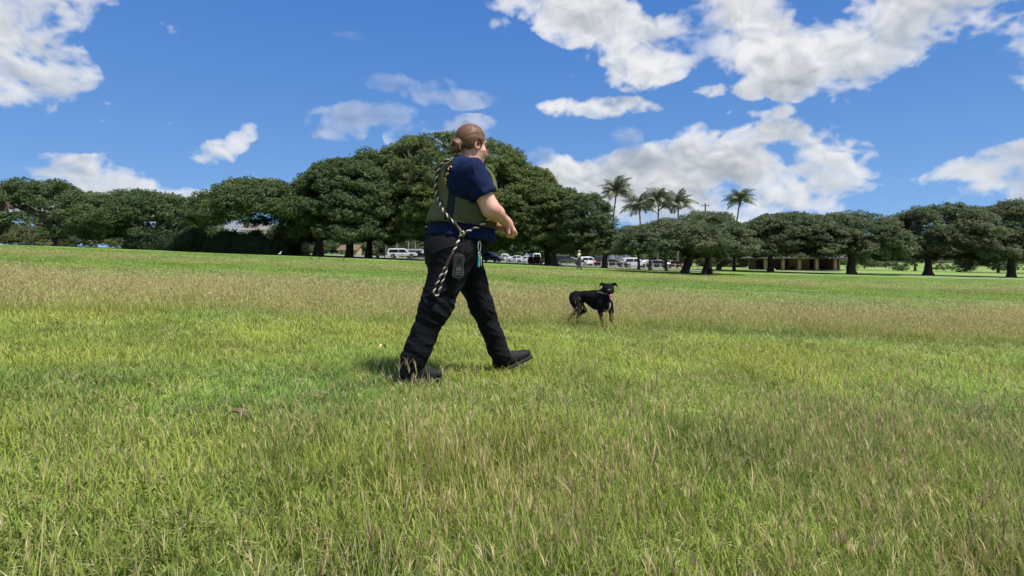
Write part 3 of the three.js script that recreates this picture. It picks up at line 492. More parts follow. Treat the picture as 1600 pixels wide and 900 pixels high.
// ---------------------------------------------------------------- the person walking
{
  const fg = figure(712, 3.6, 0.42), J = fg.joint;
  const P = thing('person', 'person in navy shirt, olive vest and black trousers walking across the grass', 'person', fg.base, fg.turn);
  const at = (f, y, r) => [f, y, r];
  // joints
  const pel = J(713, 386, 0), waist = J(721, 346, 0), chest = J(728, 296, 0), neck0 = J(729, 262, 0.0), neck1 = J(736, 240, 0.0), head = J(737, 224, 0.0);
  const hipR = J(709, 396, 0.095), kneeR = J(681, 479, 0.12), ankR = J(646, 562, 0.11), hipL = J(722, 396, -0.085), kneeL = J(752, 478, -0.10), ankL = J(783, 556, -0.10);
  const shR = J(738, 270, 0.185), elR = J(767, 327, 0.235), wrR = J(790, 346, 0.085), shL = J(716, 268, -0.185), elL = J(757, 345, -0.21), wrL = J(783, 355, -0.03);
  const torso0 = blend([ell([pel[0], pel[1], 0], [0.205, 0.125, 0.195]), ell([waist[0] + 0.005, waist[1], 0], [0.203, 0.15, 0.19]), ell([chest[0], chest[1], 0], [0.178, 0.16, 0.19]), cap([shR[0] - 0.04, shR[1] + 0.0, 0.13], [shL[0] - 0.02, shL[1], -0.13], 0.078, 0.078), ell([chest[0] - 0.045, chest[1] + 0.07, 0], [0.11, 0.098, 0.16])], 0.07);
  // trousers
  const ridge = (u, v, s) => 1 - Math.abs(2 * noise2(u, v, s) - 1);
  const wrinkle = (x, y, z) => { const th = sstep(kneeR[1] - 0.05, kneeR[1] + 0.12, y), c1 = y * 0.86 - x * 0.5, c2 = y * 0.93 + x * 0.36, v = x * 0.8 + y * 0.5 + z; return drag(x, y, z, th, c1, c2, v) + plain(x, y, z); };
  const drag = (x, y, z, th, c1, c2, v) => -0.0075 * th * (Math.pow(ridge(c1 * 15 + z * 3, v * 4 + 5, 8), 3) - 0.3) - 0.007 * (1 - th) * (Math.pow(ridge(c2 * 19 + z * 4, v * 5, 9), 3) - 0.3);
  const plain = (x, y, z) => { const n = noise3(x * 16 + y * 7, y * 34 - x * 14, z * 14) - 0.5, m = noise3(x * 7 + 3, y * 13, z * 7 + 5) - 0.5; return n * 0.004 + m * 0.007; };
  const tr = blend([ell([pel[0], pel[1] + 0.015, 0], [0.208, 0.115, 0.20]), cap(hipR, kneeR, 0.142, 0.091), cap(kneeR, ankR, 0.089, 0.080), ell([hipR[0] - 0.05, hipR[1] + 0.0, 0.07], [0.13, 0.12, 0.12]), ell([hipL[0] - 0.06, hipL[1], -0.08], [0.12, 0.12, 0.12])], 0.05);
  const trL = blend([cap(hipL, kneeL, 0.122, 0.081), cap(kneeL, ankL, 0.077, 0.068)], 0.04);
  const hemRing = (x, y, z, a, k) => { const dy = y - a[1]; return dy < 0.22 && dy > -0.1 ? 0.009 * (noise3(x * 14, dy * 58 + x * 12, z * 14) - 0.5) * sstep(0.22, 0.05, dy) * k : 0; };
  const cutR = (x, y, z) => { const ax = [kneeR[0] - ankR[0], kneeR[1] - ankR[1]], l = Math.hypot(...ax); return -(((x - ankR[0]) * ax[0] + (y - ankR[1]) * ax[1]) / l + 0.075); };
  const cutL = (x, y, z) => { const ax = [kneeL[0] - ankL[0], kneeL[1] - ankL[1]], l = Math.hypot(...ax); return -(((x - ankL[0]) * ax[0] + (y - ankL[1]) * ax[1]) / l + 0.07); };
  const legs = (x, y, z) => {
    const a = smax(tr(x, y, z), cutR(x, y, z), 0.02) + hemRing(x, y, z, ankR, 1), b = smax(trL(x, y, z), cutL(x, y, z), 0.02) + hemRing(x, y, z, ankL, 1);
    // crosswise folds behind the knee and at the crotch
    const kf = Math.exp(-Math.pow((y - kneeL[1] + 0.03) / 0.11, 2)) + Math.exp(-Math.pow((y - kneeR[1] - 0.02) / 0.12, 2)) * 0.8 + Math.exp(-Math.pow((y - hipR[1] + 0.04) / 0.07, 2)) * 0.6;
    return smin(a, b, 0.03) + wrinkle(x, y, z) + kf * 0.0035 * (noise3(x * 20 + 7, (y + x * 0.7) * 62, z * 16) - 0.5) * 2.4;
  };
  const black = phys(0xffffff, 0.9, { specularIntensity: 0.3, map: weave(61, [11, 12, 15], [25, 26, 30], 5), bumpMap: weave(62, [90, 90, 90], [160, 160, 160], 9), bumpScale: 0.002 });
  const mx = [Math.min(ankR[0], -0.3) - 0.2, -0.05, -0.4], MX = [Math.max(ankL[0], 0.3) + 0.2, pel[1] + 0.16, 0.4];
  const trousers = part(P, 'trousers', nets((x, y, z) => Math.max(legs(x, y, z), y - (pel[1] + 0.10)), mx, MX, 0.0075), black, 'black cargo trousers');
  // pocket flaps and seams on the near leg
  const flap = [J(700, 384, 0), J(678, 450, 0)];
  for (const [qx, qy, w, h] of [[686, 452, 0.11, 0.05]]) {
    const p = fg.meet(qx, qy, legs, 0.002), n = fg.normal(p, tr), m = part(trousers, 'pocket_flap', nets((x, y, z) => Math.max(legs(x, y, z) - 0.008, -(legs(x, y, z) + 0.006), Math.abs((x - p[0]) * 0.93 + (y - p[1]) * 0.36) - w / 2, Math.abs((y - p[1]) * 0.93 - (x - p[0]) * 0.36) - h / 2, -z), [p[0] - 0.1, p[1] - 0.1, 0], [p[0] + 0.1, p[1] + 0.1, 0.35], 0.006), black);
  }
  // shirt
  const arm0 = J(730, 272, 0.2), armhole = (s) => ell([arm0[0] + 0.02, arm0[1] - 0.002, 0.235 * s], [0.205, 0.158, 0.175]);
  const slv = (x, y, z) => smin(cap(shR, [lerp(shR[0], elR[0], 0.62), lerp(shR[1], elR[1], 0.62), lerp(shR[2], elR[2], 0.62)], 0.088, 0.082)(x, y, z), cap(shL, [lerp(shL[0], elL[0], 0.6), lerp(shL[1], elL[1], 0.6), lerp(shL[2], elL[2], 0.6)], 0.085, 0.08)(x, y, z), 0.02);
  const slvC1 = cap(shR, [lerp(shR[0], elR[0], 0.66), lerp(shR[1], elR[1], 0.66), lerp(shR[2], elR[2], 0.66)], 0.090, 0.082), slvC2 = cap(shL, [lerp(shL[0], elL[0], 0.6), lerp(shL[1], elL[1], 0.6), lerp(shL[2], elL[2], 0.6)], 0.085, 0.08);
  const slvEnd = (x, y, z) => { const ax = [elR[0] - shR[0], elR[1] - shR[1], elR[2] - shR[2]], l = Math.hypot(...ax); return ((x - shR[0]) * ax[0] + (y - shR[1]) * ax[1] + (z - shR[2]) * ax[2]) / l - l * 0.63; };
  const hem = (x) => waist[1] - 0.118 - (x - waist[0]) * 0.14;
  const folds = (x, y, z) => -0.009 * (Math.pow(1 - Math.abs(2 * noise2((y * 0.75 + x * 0.6) * 15 + z * 5, (x - y) * 4 + z * 3, 12) - 1), 3) - 0.3) + (noise3(x * 9 + y * 5, y * 9 - x * 6, z * 9) - 0.5) * 0.007 + (noise3(x * 22, y * 26 + z * 12, z * 22) - 0.5) * 0.003;
  const shirtF = (x, y, z) => { let d = smin(torso0(x, y, z) - 0.012, smax(slvC1(x, y, z), slvEnd(x, y, z), 0.012), 0.045); d = smin(d, slvC2(x, y, z), 0.045); const se = slvEnd(x, y, z); if (se > -0.03 && slvC1(x, y, z) < 0.02) d -= 0.003 * sstep(-0.024, -0.02, se); if (z > 0.1) d += 0.004 * sstep(0.008, 0.0, Math.abs(Math.hypot(x - shR[0] + 0.02, y - shR[1] + 0.03) - 0.088) ) * sstep(0.1, 0.14, z) * (y > shR[1] - 0.1 ? 1 : 0); const low = sstep(waist[1] - 0.03, waist[1] - 0.11, y); d -= low * 0.022; d += low * 0.008 * Math.sin(x * 46 + z * 40 + noise3(x * 6, y * 9, z * 6) * 5); return smax(d + folds(x, y, z), hem(x) - y, 0.012); };
  const neckHole = cap(neck0, neck1, 0.078, 0.1), shirt = (x, y, z) => smax(shirtF(x, y, z), -neckHole(x, y, z), 0.012);
  const navy = phys(0xffffff, 0.95, { specularIntensity: 0.3, map: weave(63, [13, 24, 52], [25, 39, 76], 5), bumpMap: weave(64, [100, 100, 100], [150, 150, 150], 12), bumpScale: 0.0015 });
  const shirtM = part(P, 'shirt', nets(shirt, [-0.45, waist[1] - 0.22, -0.42], [0.5, shR[1] + 0.17, 0.42], 0.0075), navy, 'navy short sleeved shirt with yellow lettering on the back');
  // vest: back panel, wrap panel and shoulder straps, open at the arms
  const bodyV = (x, y, z) => torso0(x, y, z) - 0.026 + (noise3(x * 12, y * 20 + x * 10, z * 12) - 0.5) * 0.008;
  const vestLow = (x) => waist[1] - 0.03 - (x - waist[0]) * 0.11, gapAng = (x, z) => Math.atan2(z, x - waist[0]);
  const aR = armhole(1), aL = armhole(-1);
  const strapTop = (x, y, z) => Math.max(Math.abs(z) - 0.135, -1);
  const vestAll = (x, y, z) => { let d = Math.max(bodyV(x, y, z), -(torso0(x, y, z) + 0.002)); d = smax(d, vestLow(x) - y, 0.012); d = smax(d, -aR(x, y, z), 0.012); d = smax(d, -aL(x, y, z), 0.012); d = smax(d, -(neckHole(x, y, z) - 0.028), 0.012); const over = y - (chest[1] + 0.05); if (over > -0.1) d = Math.max(d, Math.abs(z) - lerp(0.21, 0.115, clamp((over + 0.1) / 0.18))); return d; };
  // a dark elastic gap between the back panel and the side wrap, on both flanks
  const gap = (x, y, z) => { const a = Math.abs(gapAng(x, z)); return Math.abs(a - 2.28 + (y - waist[1]) * 0.25) * 0.19; };
  const vlo = [-0.42, waist[1] - 0.16, -0.34], vhi = [0.42, shR[1] + 0.18, 0.34];
  const oliveM = phys(0xffffff, 0.95, { specularIntensity: 0.3, map: weave(65, [78, 82, 54], [104, 108, 74], 4), bumpMap: weave(66, [80, 80, 80], [170, 170, 170], 9), bumpScale: 0.002 });
  const olive2 = phys(0xffffff, 0.95, { specularIntensity: 0.3, map: weave(67, [70, 74, 47], [94, 97, 64], 4), bumpMap: weave(66, [80, 80, 80], [170, 170, 170], 9), bumpScale: 0.002 });
  const vest = new THREE.Group(); vest.name = 'vest'; vest.userData.label = 'olive green vest with wrapped side panels'; P.add(vest);
  const side = (x, z) => Math.abs(gapAng(x, z)) - 2.28, sidePos = (x, y, z) => (Math.abs(gapAng(x, z)) - 2.28 + (y - waist[1]) * 0.25) * 0.19;
  part(vest, 'back_panel', nets((x, y, z) => smax(vestAll(x, y, z), -(sidePos(x, y, z) - 0.024), 0.006), vlo, vhi, 0.0075), oliveM);
  part(vest, 'side_panel', nets((x, y, z) => smax(smax(vestAll(x, y, z) + 0.003, sidePos(x, y, z) + 0.022, 0.006), y - chest[1] + 0.02, 0.008), vlo, vhi, 0.0075), olive2);
  part(vest, 'front_panel', nets((x, y, z) => smax(smax(vestAll(x, y, z), sidePos(x, y, z) + 0.12, 0.006), chest[1] - 0.017 - y, 0.008), vlo, vhi, 0.0085), oliveM);
  for (const s of [1, -1]) part(vest, 'elastic_strap', nets((x, y, z) => Math.max(smax(Math.max(vestAll(x, y, z) + 0.004, gap(x, y, z) - 0.06), y - chest[1] + 0.02, 0.004), -z * s), vlo, vhi, 0.0085), std(rgb(0.006, 0.008, 0.016), 0.9));
  // edge binding along the bottom of the vest
  part(vest, 'binding', nets((x, y, z) => Math.hypot(Math.max(0, Math.abs(torso0(x, y, z) - 0.026) - 0.004), y - vestLow(x) - 0.004) - 0.0075, vlo, vhi, 0.0065), std(rgb(0.045, 0.046, 0.026), 0.85));
  // yellow lettering on the back of the shirt, partly hidden by the vest
  { const font = await new FontLoader().loadAsync('fonts/droid/droid_sans_bold.typeface.json'), gold = std(rgb(0.78, 0.42, 0.07), 0.7);
    for (const [ch, qx, qy, sz, rot] of [['C', 703, 262, 0.030, -0.9], ['E', 698.5, 272, 0.024, -1.15], ['M', 696, 280, 0.022, -1.35], ['D', 695.5, 287, 0.019, -1.5]]) {
      const p = fg.meet(qx, qy, shirt, 0.0), n = fg.normal(p, shirt), g = new TextGeometry(ch, { font, size: sz, depth: 0.004, curveSegments: 4 }); g.center();
      const m = part(shirtM, 'letter', g, gold), up = V3(0, 1, 0), xx = V3().crossVectors(up, n).normalize(), yy = V3().crossVectors(n, xx);
      m.quaternion.setFromRotationMatrix(new THREE.Matrix4().makeBasis(xx, yy, n)).multiply(new THREE.Quaternion().setFromAxisAngle(V3(0, 0, 1), rot)); m.position.set(...p).addScaledVector(n, 0.001);
    } }
  // ---- body: head, neck, arms and hands, joined to a core under the clothes
  const skin = phys(0xffffff, 0.55, { vertexColors: true, sheen: 0.1 }), SK = [0.60, 0.335, 0.245];
  const hx = head[0], hy = head[1], tilt = -0.16;
  const yaw = 0.27, cyw = Math.cos(yaw), syw = Math.sin(yaw), hp = (f, y, r) => [hx + f * Math.cos(tilt) - y * Math.sin(tilt), hy + f * Math.sin(tilt) + y * Math.cos(tilt), r];
  const skull = [ell(hp(-0.012, 0.012, 0), [0.098, 0.095, 0.077], ['z', tilt]), ell(hp(0.035, -0.055, 0), [0.068, 0.075, 0.062], ['z', tilt]), ell(hp(0.045, -0.10, 0), [0.048, 0.032, 0.045], ['z', tilt])];
  const faceF = blend([...skull, cap(hp(0.092, -0.008, 0), hp(0.118, -0.042, 0), 0.011, 0.016), ell(hp(0.076, 0.018, 0), [0.026, 0.018, 0.058]), ell(hp(0.090, -0.082, 0), [0.016, 0.011, 0.026]), ell(hp(0.082, -0.112, 0), [0.022, 0.020, 0.026]), ell(hp(0.062, -0.045, 0.04), [0.03, 0.03, 0.024]), ell(hp(0.062, -0.045, -0.04), [0.03, 0.03, 0.024]), ell(hp(0.0, -0.125, 0), [0.06, 0.045, 0.055])], 0.022);
  const eyes = [0.031, -0.031].map(r => ell(hp(0.086, -0.006, r), [0.016, 0.010, 0.016]));
  const mouth = cap(hp(0.108, -0.083, -0.02), hp(0.108, -0.083, 0.02), 0.003, 0.003);
  const ear = (s) => { const c = hp(-0.008, -0.022, 0.076 * s), o = ell(c, [0.024, 0.036, 0.014], ['z', -0.25]), h = ell([c[0] + 0.004, c[1] + 0.002, c[2] + 0.010 * s], [0.013, 0.022, 0.010], ['z', -0.25]); return (x, y, z) => smax(o(x, y, z), -h(x, y, z), 0.006); };
  const earR = ear(1), earL = ear(-1), neckF = cap([neck0[0] - 0.01, neck0[1] - 0.03, 0], [neck1[0], neck1[1] - 0.01, 0], 0.072, 0.066);
  const turned = fn => (x, y, z) => { const a = x - hx; return fn(hx + a * cyw - z * syw, y, a * syw + z * cyw); }, turnGeo = g => g.translate(-hx, 0, 0).rotateY(yaw).translate(hx, 0, 0);
  const faceAll = (x, y, z) => { let d = faceF(x, y, z); d = smin(d, earR(x, y, z), 0.008); d = smin(d, earL(x, y, z), 0.008); for (const e of eyes) d = smax(d, -(e(x, y, z) + 0.004), 0.01); for (const e of eyes) d = Math.min(d, e(x, y, z) + 0.006); return smax(d, -mouth(x, y, z), 0.005); }, faceT = turned(faceAll), headF = (x, y, z) => smin(faceT(x, y, z), neckF(x, y, z), 0.035);
  const skinAt = (x, y, z) => { const n = noise3(x * 40, y * 40, z * 40) - 0.5, m = noise3(x * 11, y * 11, z * 11) - 0.5; let f2 = noise3(x * 130, y * 130, z * 130), fr = f2 > 0.8 ? 0.86 : 1, c = [SK[0] * (1 + n * 0.12) * (fr + 1) / 2, SK[1] * (1 + n * 0.16 - m * 0.34) * fr, SK[2] * (1 + n * 0.16 - m * 0.36) * fr]; if (Math.abs(mouth(x, y, z)) < 0.009) c = [0.42, 0.16, 0.14]; if (earR(x, y, z) < 0.004 || earL(x, y, z) < 0.004) c = [0.60, 0.27, 0.21]; for (const e of eyes) if (e(x, y, z) < 0.001) c = x > hp(0.098, 0, 0)[0] ? [0.05, 0.05, 0.06] : [0.7, 0.68, 0.66]; return c; };
  function hand(w, dir, palmN, s) { // palm, four curled fingers and a thumb; dir: along the fingers, palmN: out of the palm
    const D = V3(...dir).normalize(), N = V3(...palmN); N.addScaledVector(D, -N.dot(D)).normalize(); const S = V3().crossVectors(D, N).multiplyScalar(s), o = V3(...w), q = (a, b, c) => o.clone().addScaledVector(D, a).addScaledVector(S, b).addScaledVector(N, c).toArray(), L = [];
    L.push(cap(q(0.0, 0, 0), q(0.03, 0, 0), 0.030, 0.034)); for (let i = 0; i < 4; i++) L.push(cap(q(0.025, -0.018 + i * 0.012, 0), q(0.078, -0.03 + i * 0.02, 0), 0.019, 0.0145));
    const palm = blend(L, 0.018), fs = [];
    [0.92, 1.0, 0.95, 0.78].forEach((k, i) => { const b = -0.03 + i * 0.02, p0 = q(0.078, b, 0), p1 = q(0.078 + 0.026 * k, b, 0.030 * k), p2 = q(0.078 + 0.006, b * 0.95, 0.054 * k), p3 = q(0.078 - 0.016, b * 0.9, 0.050 * k); fs.push(blend([cap(p0, p1, 0.0115, 0.0105), cap(p1, p2, 0.0105, 0.0095), cap(p2, p3, 0.0095, 0.008)], 0.006)); });
    const th = blend([cap(q(0.022, -0.030, 0.008), q(0.052, -0.052, 0.030), 0.0145, 0.0125), cap(q(0.052, -0.052, 0.030), q(0.080, -0.040, 0.052), 0.0118, 0.0095)], 0.008);
    return (x, y, z) => { let d = palm(x, y, z); for (const f of fs) d = smin(d, f(x, y, z), 0.006); return smin(d, th(x, y, z), 0.010); };
  }
  const hR = hand(wrR, [0.75, -0.55, -0.35], [-0.35, -0.75, -0.6], 1), hL = hand(wrL, [0.8, -0.1, 0.55], [-0.2, -0.9, 0.3], -1);
  const armR = blend([cap(shR, elR, 0.066, 0.055), cap(elR, [lerp(elR[0], wrR[0], 0.35), lerp(elR[1], wrR[1], 0.35), lerp(elR[2], wrR[2], 0.35)], 0.052, 0.050), cap([lerp(elR[0], wrR[0], 0.3), lerp(elR[1], wrR[1], 0.3), lerp(elR[2], wrR[2], 0.3)], wrR, 0.049, 0.032)], 0.03), armL = blend([cap(shL, elL, 0.066, 0.054), cap(elL, wrL, 0.052, 0.033)], 0.03);
  const armsF = (x, y, z) => Math.min(smin(armR(x, y, z), hR(x, y, z), 0.022), smin(armL(x, y, z), hL(x, y, z), 0.022));
  const coreF = blend([(x, y, z) => torso0(x, y, z) + 0.02, cap(hipR, kneeR, 0.085, 0.06), cap(kneeR, ankR, 0.055, 0.045), cap(hipL, kneeL, 0.08, 0.055), cap(kneeL, ankL, 0.05, 0.042), neckF], 0.03);
  const bodyG = merge([nets(headF, [hx - 0.14, hy - 0.30, -0.12], [hx + 0.17, hy + 0.14, 0.12], 0.0045, turned(skinAt)), nets(armsF, [-0.15, Math.min(wrR[1], wrL[1]) - 0.12, -0.33], [0.5, shR[1] + 0.1, 0.36], 0.0055, skinAt), nets(coreF, [-0.5, -0.02, -0.32], [0.5, shR[1] + 0.14, 0.32], 0.016, skinAt)]);
  part(P, 'body', bodyG, skin);
  // hair: combed back to a knot, strands running to the back of the head
  const knot = hp(-0.120, -0.052, 0.024), tie = hp(-0.100, -0.045, 0.014);
  const hairLine = (x, y, z) => { const c = Math.cos(tilt), s = Math.sin(tilt), a = (x - hx) * c + (y - hy) * s, b = -(x - hx) * s + (y - hy) * c; const front = a - (0.058 - Math.max(0, 0.05 - b) * 0.35), side = a - 0.025 + clamp(-b - 0.0, 0, 1) * 1.4 * (b < 0 ? 1 : 0); return Math.max(b > 0.0 ? front : side - 0.02, -(b + 0.082 + a * 0.35)); };
  const strand = (x, y, z) => { const dx = x - tie[0], dy = y - tie[1], dz = z - tie[2], l = Math.hypot(dx, dy, dz) + 1e-6, a = Math.atan2(dy, dz); return clamp(0.5 + 1.5 * (0.5 * noise2(Math.cos(a) * 13 + l * 5, Math.sin(a) * 13, 3) + 0.5 * noise2(Math.cos(a) * 34 + l * 8, Math.sin(a) * 34, 4) - 0.5)); };
  const skullF = blend(skull.slice(0, 2), 0.03);
  const hairF = (x, y, z) => { let d = smax(skullF(x, y, z) - 0.0155 + (strand(x, y, z) - 0.5) * 0.002, hairLine(x, y, z), 0.012); d = smax(d, -(earR(x, y, z) - 0.004), 0.004); d = smax(d, -(earL(x, y, z) - 0.004), 0.004); return d; };
  const hairAt = (x, y, z) => { const k = strand(x * 1.0, y, z), q = noise3(x * 60, y * 60, z * 60); return [lerp(0.10, 0.175, k) * (0.9 + q * 0.2), lerp(0.050, 0.092, k) * (0.9 + q * 0.2), lerp(0.028, 0.050, k) * (0.9 + q * 0.2)]; };
  const hairMat = phys(0xffffff, 0.55, { vertexColors: true, specularIntensity: 0.5, sheen: 0.2, sheenRoughness: 0.4, sheenColor: rgb(0.5, 0.36, 0.24) });
  const hair = part(P, 'hair', turnGeo(nets(hairF, [hx - 0.14, hy - 0.14, -0.12], [hx + 0.13, hy + 0.15, 0.12], 0.004, hairAt)), hairMat, 'light brown hair tied back in a knot');
  { const bunF = (x, y, z) => { const a = Math.atan2(y - knot[1], z - knot[2] + 0.006), r = Math.hypot(y - knot[1], z - knot[2]), tx = x - knot[0] + 0.012; const q = Math.hypot(r * (1 + 0.18 * Math.sin(a + 0.6)) - 0.026, tx * 0.8) - 0.0205; return smin(q, Math.hypot(x - knot[0] - 0.014, y - knot[1], z - knot[2]) - 0.022, 0.008) + 0.0055 * Math.sin(a * 3 + Math.atan2(tx, r - 0.024) * 2); };
    part(hair, 'bun', turnGeo(nets(bunF, [knot[0] - 0.08, knot[1] - 0.08, knot[2] - 0.08], [knot[0] + 0.07, knot[1] + 0.08, knot[2] + 0.08], 0.004, (x, y, z) => { const k = 0.5 + 0.5 * Math.sin(Math.atan2(y - knot[1], z - knot[2]) * 9 + Math.hypot(y - knot[1], z - knot[2]) * 260); return [lerp(0.09, 0.19, k), lerp(0.047, 0.10, k), lerp(0.027, 0.055, k)]; })), hairMat);
    const tg = new THREE.TorusGeometry(0.024, 0.009, 8, 18); tg.rotateY(Math.PI / 2); tg.translate(knot[0] + 0.017, knot[1], knot[2]); part(hair, 'hair_tie', turnGeo(tg), std(rgb(0.012, 0.012, 0.02), 0.8)); }
  { const R = rng(41), wisps = []; for (let i = 0; i < 46; i++) { const t0 = 0.25 + R() * 0.75, an = R() * Math.PI, ln = 0.02 + R() * 0.035, y0 = 0.094 * Math.sin(an) + 0.012, z0 = 0.078 * Math.cos(an), f0 = lerp(-0.09, 0.05, R()), k = Math.sqrt(Math.max(0, 1 - Math.pow((f0 + 0.012) / 0.112, 2))); const a0 = hp(f0, y0 * k + 0.012 * k, z0 * k * 1.18), b0 = hp(f0 - ln, (y0 + 0.012) * k + 0.014 + R() * 0.010, z0 * k * 1.24), m0 = hp(f0 - ln * 0.5, (y0 + 0.012) * k + 0.011, z0 * k * 1.22); if (y0 * k < 0) continue; wisps.push(tube([V3(...a0), V3(...m0), V3(...b0)], [0.0009, 0.0008, 0.0004], 4, 3)); }
    const w = part(hair, 'loose_strands', turnGeo(merge(wisps)), std(rgb(0.26, 0.165, 0.10), 0.6)); w.userData.kind = 'stuff'; }
  // spectacles
  const gl = new THREE.Group(); gl.name = 'eyeglasses'; gl.userData.label = 'dark framed eyeglasses'; P.add(gl); const dark = std(rgb(0.012, 0.013, 0.02), 0.35);
  for (const s of [1, -1]) {
    const c = hp(0.118, -0.012, 0.034 * s), g = new THREE.TorusGeometry(0.023, 0.0022, 6, 24); g.scale(1.12, 0.86, 1); g.rotateY(Math.PI / 2 + 0.12 * s); g.rotateZ(tilt); g.translate(...c); const rim = part(gl, 'rim', turnGeo(g), dark);
    const lg = new THREE.CircleGeometry(0.0235, 20); lg.scale(1.12, 0.86, 1); lg.rotateY(Math.PI / 2 + 0.12 * s); lg.rotateZ(tilt); lg.translate(...c); part(rim, 'lens', turnGeo(lg), phys(0xffffff, 0.03, { transmission: 1, thickness: 0, ior: 1.5 }));
    part(gl, 'temple', turnGeo(tube([V3(...hp(0.116, -0.004, 0.064 * s)), V3(...hp(0.06, 0.004, 0.090 * s)), V3(...hp(0.01, 0.010, 0.097 * s)), V3(...hp(-0.02, -0.004, 0.093 * s))], [0.003, 0.0028, 0.0026, 0.002], 6, 4)), dark);
  }
  part(gl, 'bridge', turnGeo(tube([V3(...hp(0.121, -0.006, -0.011)), V3(...hp(0.125, -0.002, 0)), V3(...hp(0.121, -0.006, 0.011))], [0.003, 0.003, 0.003], 6, 3)), dark);
  // boots
  const bootMat = phys(0xffffff, 0.7, { specularIntensity: 0.4, map: weave(71, [15, 16, 18], [34, 35, 38], 6), bumpMap: weave(72, [90, 90, 90], [165, 165, 165], 9), bumpScale: 0.002 }), soleMat = std(rgb(0.014, 0.014, 0.015), 0.8), laceMat = std(rgb(0.05, 0.05, 0.055), 0.8);
  function boot(heel, toe, ank, r, label) {
    const L = Math.hypot(toe[0] - heel[0], toe[1] - heel[1]), a = Math.atan2(toe[1] - heel[1], toe[0] - heel[0]), c = Math.cos(a), s = Math.sin(a), o = new THREE.Group(); o.name = 'boot'; o.userData.label = label; o.position.set(heel[0], heel[1], r); o.rotation.z = a; P.add(o);
    const A = [(ank[0] - heel[0]) * c + (ank[1] - heel[1]) * s, -(ank[0] - heel[0]) * s + (ank[1] - heel[1]) * c, ank[2] - r];
    const up = blend([cap([0.045, 0.055, 0], [L * 0.45, 0.052, 0], 0.038, 0.042), ell([L * 0.78, 0.044, 0], [0.074, 0.034, 0.043]), cap([L * 0.4, 0.064, 0], [L * 0.66, 0.050, 0], 0.040, 0.037), cap([0.055, 0.07, 0], A, 0.045, 0.052), cap([0.075, 0.09, 0], [L * 0.5, 0.062, 0], 0.045, 0.035)], 0.035);
    const b = part(o, 'upper', nets((x, y, z) => Math.max(up(x, y, z), 0.018 - y), [-0.08, 0.0, -0.1], [L + 0.06, Math.max(0.2, A[1] + 0.08), 0.1], 0.006), bootMat);
    part(o, 'sole', nets((x, y, z) => { const w = 0.043 + 0.008 * Math.sin(clamp(x / L) * 3.1 + 0.4), e = Math.max(Math.abs(z) - w, -x - 0.002, x - L - 0.012 + z * z * 9, -x + z * z * 6 - 0.004), lug = Math.sin(x * 150) * 0.003; return smax(e, Math.max(y - 0.027, -y + 0.001 + (lug > 0 ? lug : 0)), 0.008); }, [-0.04, -0.015, -0.08], [L + 0.04, 0.05, 0.08], 0.006), soleMat);
    for (let i = 0; i < 5; i++) { const x = L * 0.36 + i * 0.021, y = 0.128 - i * 0.0085; part(o, 'lace', tube([V3(x, y - 0.012, -0.034), V3(x + 0.004, y + 0.002, 0), V3(x, y - 0.012, 0.034)], [0.0035, 0.004, 0.0035], 5, 3), laceMat); }
  }
  boot(J(622, 597, 0.10), J(687, 596, 0.11), ankR, 0.105, 'black boot flat on the grass');
  { const h = J(775, 585, -0.11), t = J(829, 559, -0.12); boot(h, t, ankL, -0.115, 'black boot with raised toe'); }

  // ---- what the person carries: rope lead, radio, keys (things of their own)
  const outer = (x, y, z) => Math.min(vestAll(x, y, z), shirt(x, y, z), legs(x, y, z));
  function carried(name, label, cat, p) { const w = fg.world(...p), o = thing(name, label, cat, w, fg.turn); return { o, rel: q => V3(q[0] - p[0], q[1] - p[1], q[2] - p[2]) }; }
  {
    const anchor = fg.meet(722, 364, outer, 0.01), { o, rel } = carried('rope_lead', 'twisted black and cream rope dog lead slung over the vest', 'dog lead', anchor);
    const path = (list, off) => list.map(([qx, qy]) => rel(fg.meet(qx, qy, outer, off)));
    const strands = [std(rgb(0.62, 0.56, 0.42), 0.85), std(rgb(0.016, 0.016, 0.018), 0.85), std(rgb(0.022, 0.021, 0.022), 0.85)];
    function rope(name, pts, r = 0.0068, pitch = 0.05) {
      const c = new THREE.CatmullRomCurve3(pts), L = c.getLength(), n = Math.max(12, Math.round(L / 0.006)), g = new THREE.Group(); g.name = name; o.add(g); let N = V3(0.3, 0.2, 1);
      const cs = [0, 1, 2].map(() => []); for (let i = 0; i <= n; i++) { const t = i / n, p = c.getPointAt(t), T = c.getTangentAt(t); N.addScaledVector(T, -N.dot(T)).normalize(); const B = V3().crossVectors(T, N); for (let k = 0; k < 3; k++) { const a = t * L / pitch * 6.283 + k * 2.094; cs[k].push(p.clone().addScaledVector(N, Math.cos(a) * r * 0.62).addScaledVector(B, Math.sin(a) * r * 0.62)); } }
      cs.forEach((pts2, k) => part(g, 'strand', tube(pts2, [r * 0.72, r * 0.72], 6, 1), strands[k]));
    }
    const leather = std(rgb(0.05, 0.03, 0.022), 0.5);
    rope('back_rope', path([[701, 249], [694, 253], [688, 260], [684, 270], [681.5, 282], [681, 294], [683, 306], [687, 317], [692, 328], [699, 337], [706, 345], [711, 349]], 0.012));
    part(o, 'leather_sleeve', tube(path([[710, 348], [716, 356], [721, 363]], 0.010), [0.0105, 0.0115, 0.010], 8, 4), leather);
    { const g = new THREE.TorusGeometry(0.014, 0.0035, 8, 20), m = part(o, 'metal_ring', g, std(rgb(0.62, 0.55, 0.38), 0.3, { metalness: 1 })); m.position.copy(rel(fg.meet(722.5, 365, outer, 0.014))); m.rotation.set(0.2, -0.3, 0.5); }
    rope('waist_rope', path([[723, 365], [730, 362], [738, 358], [746, 355], [753, 351], [760, 346], [767, 341]], 0.015));
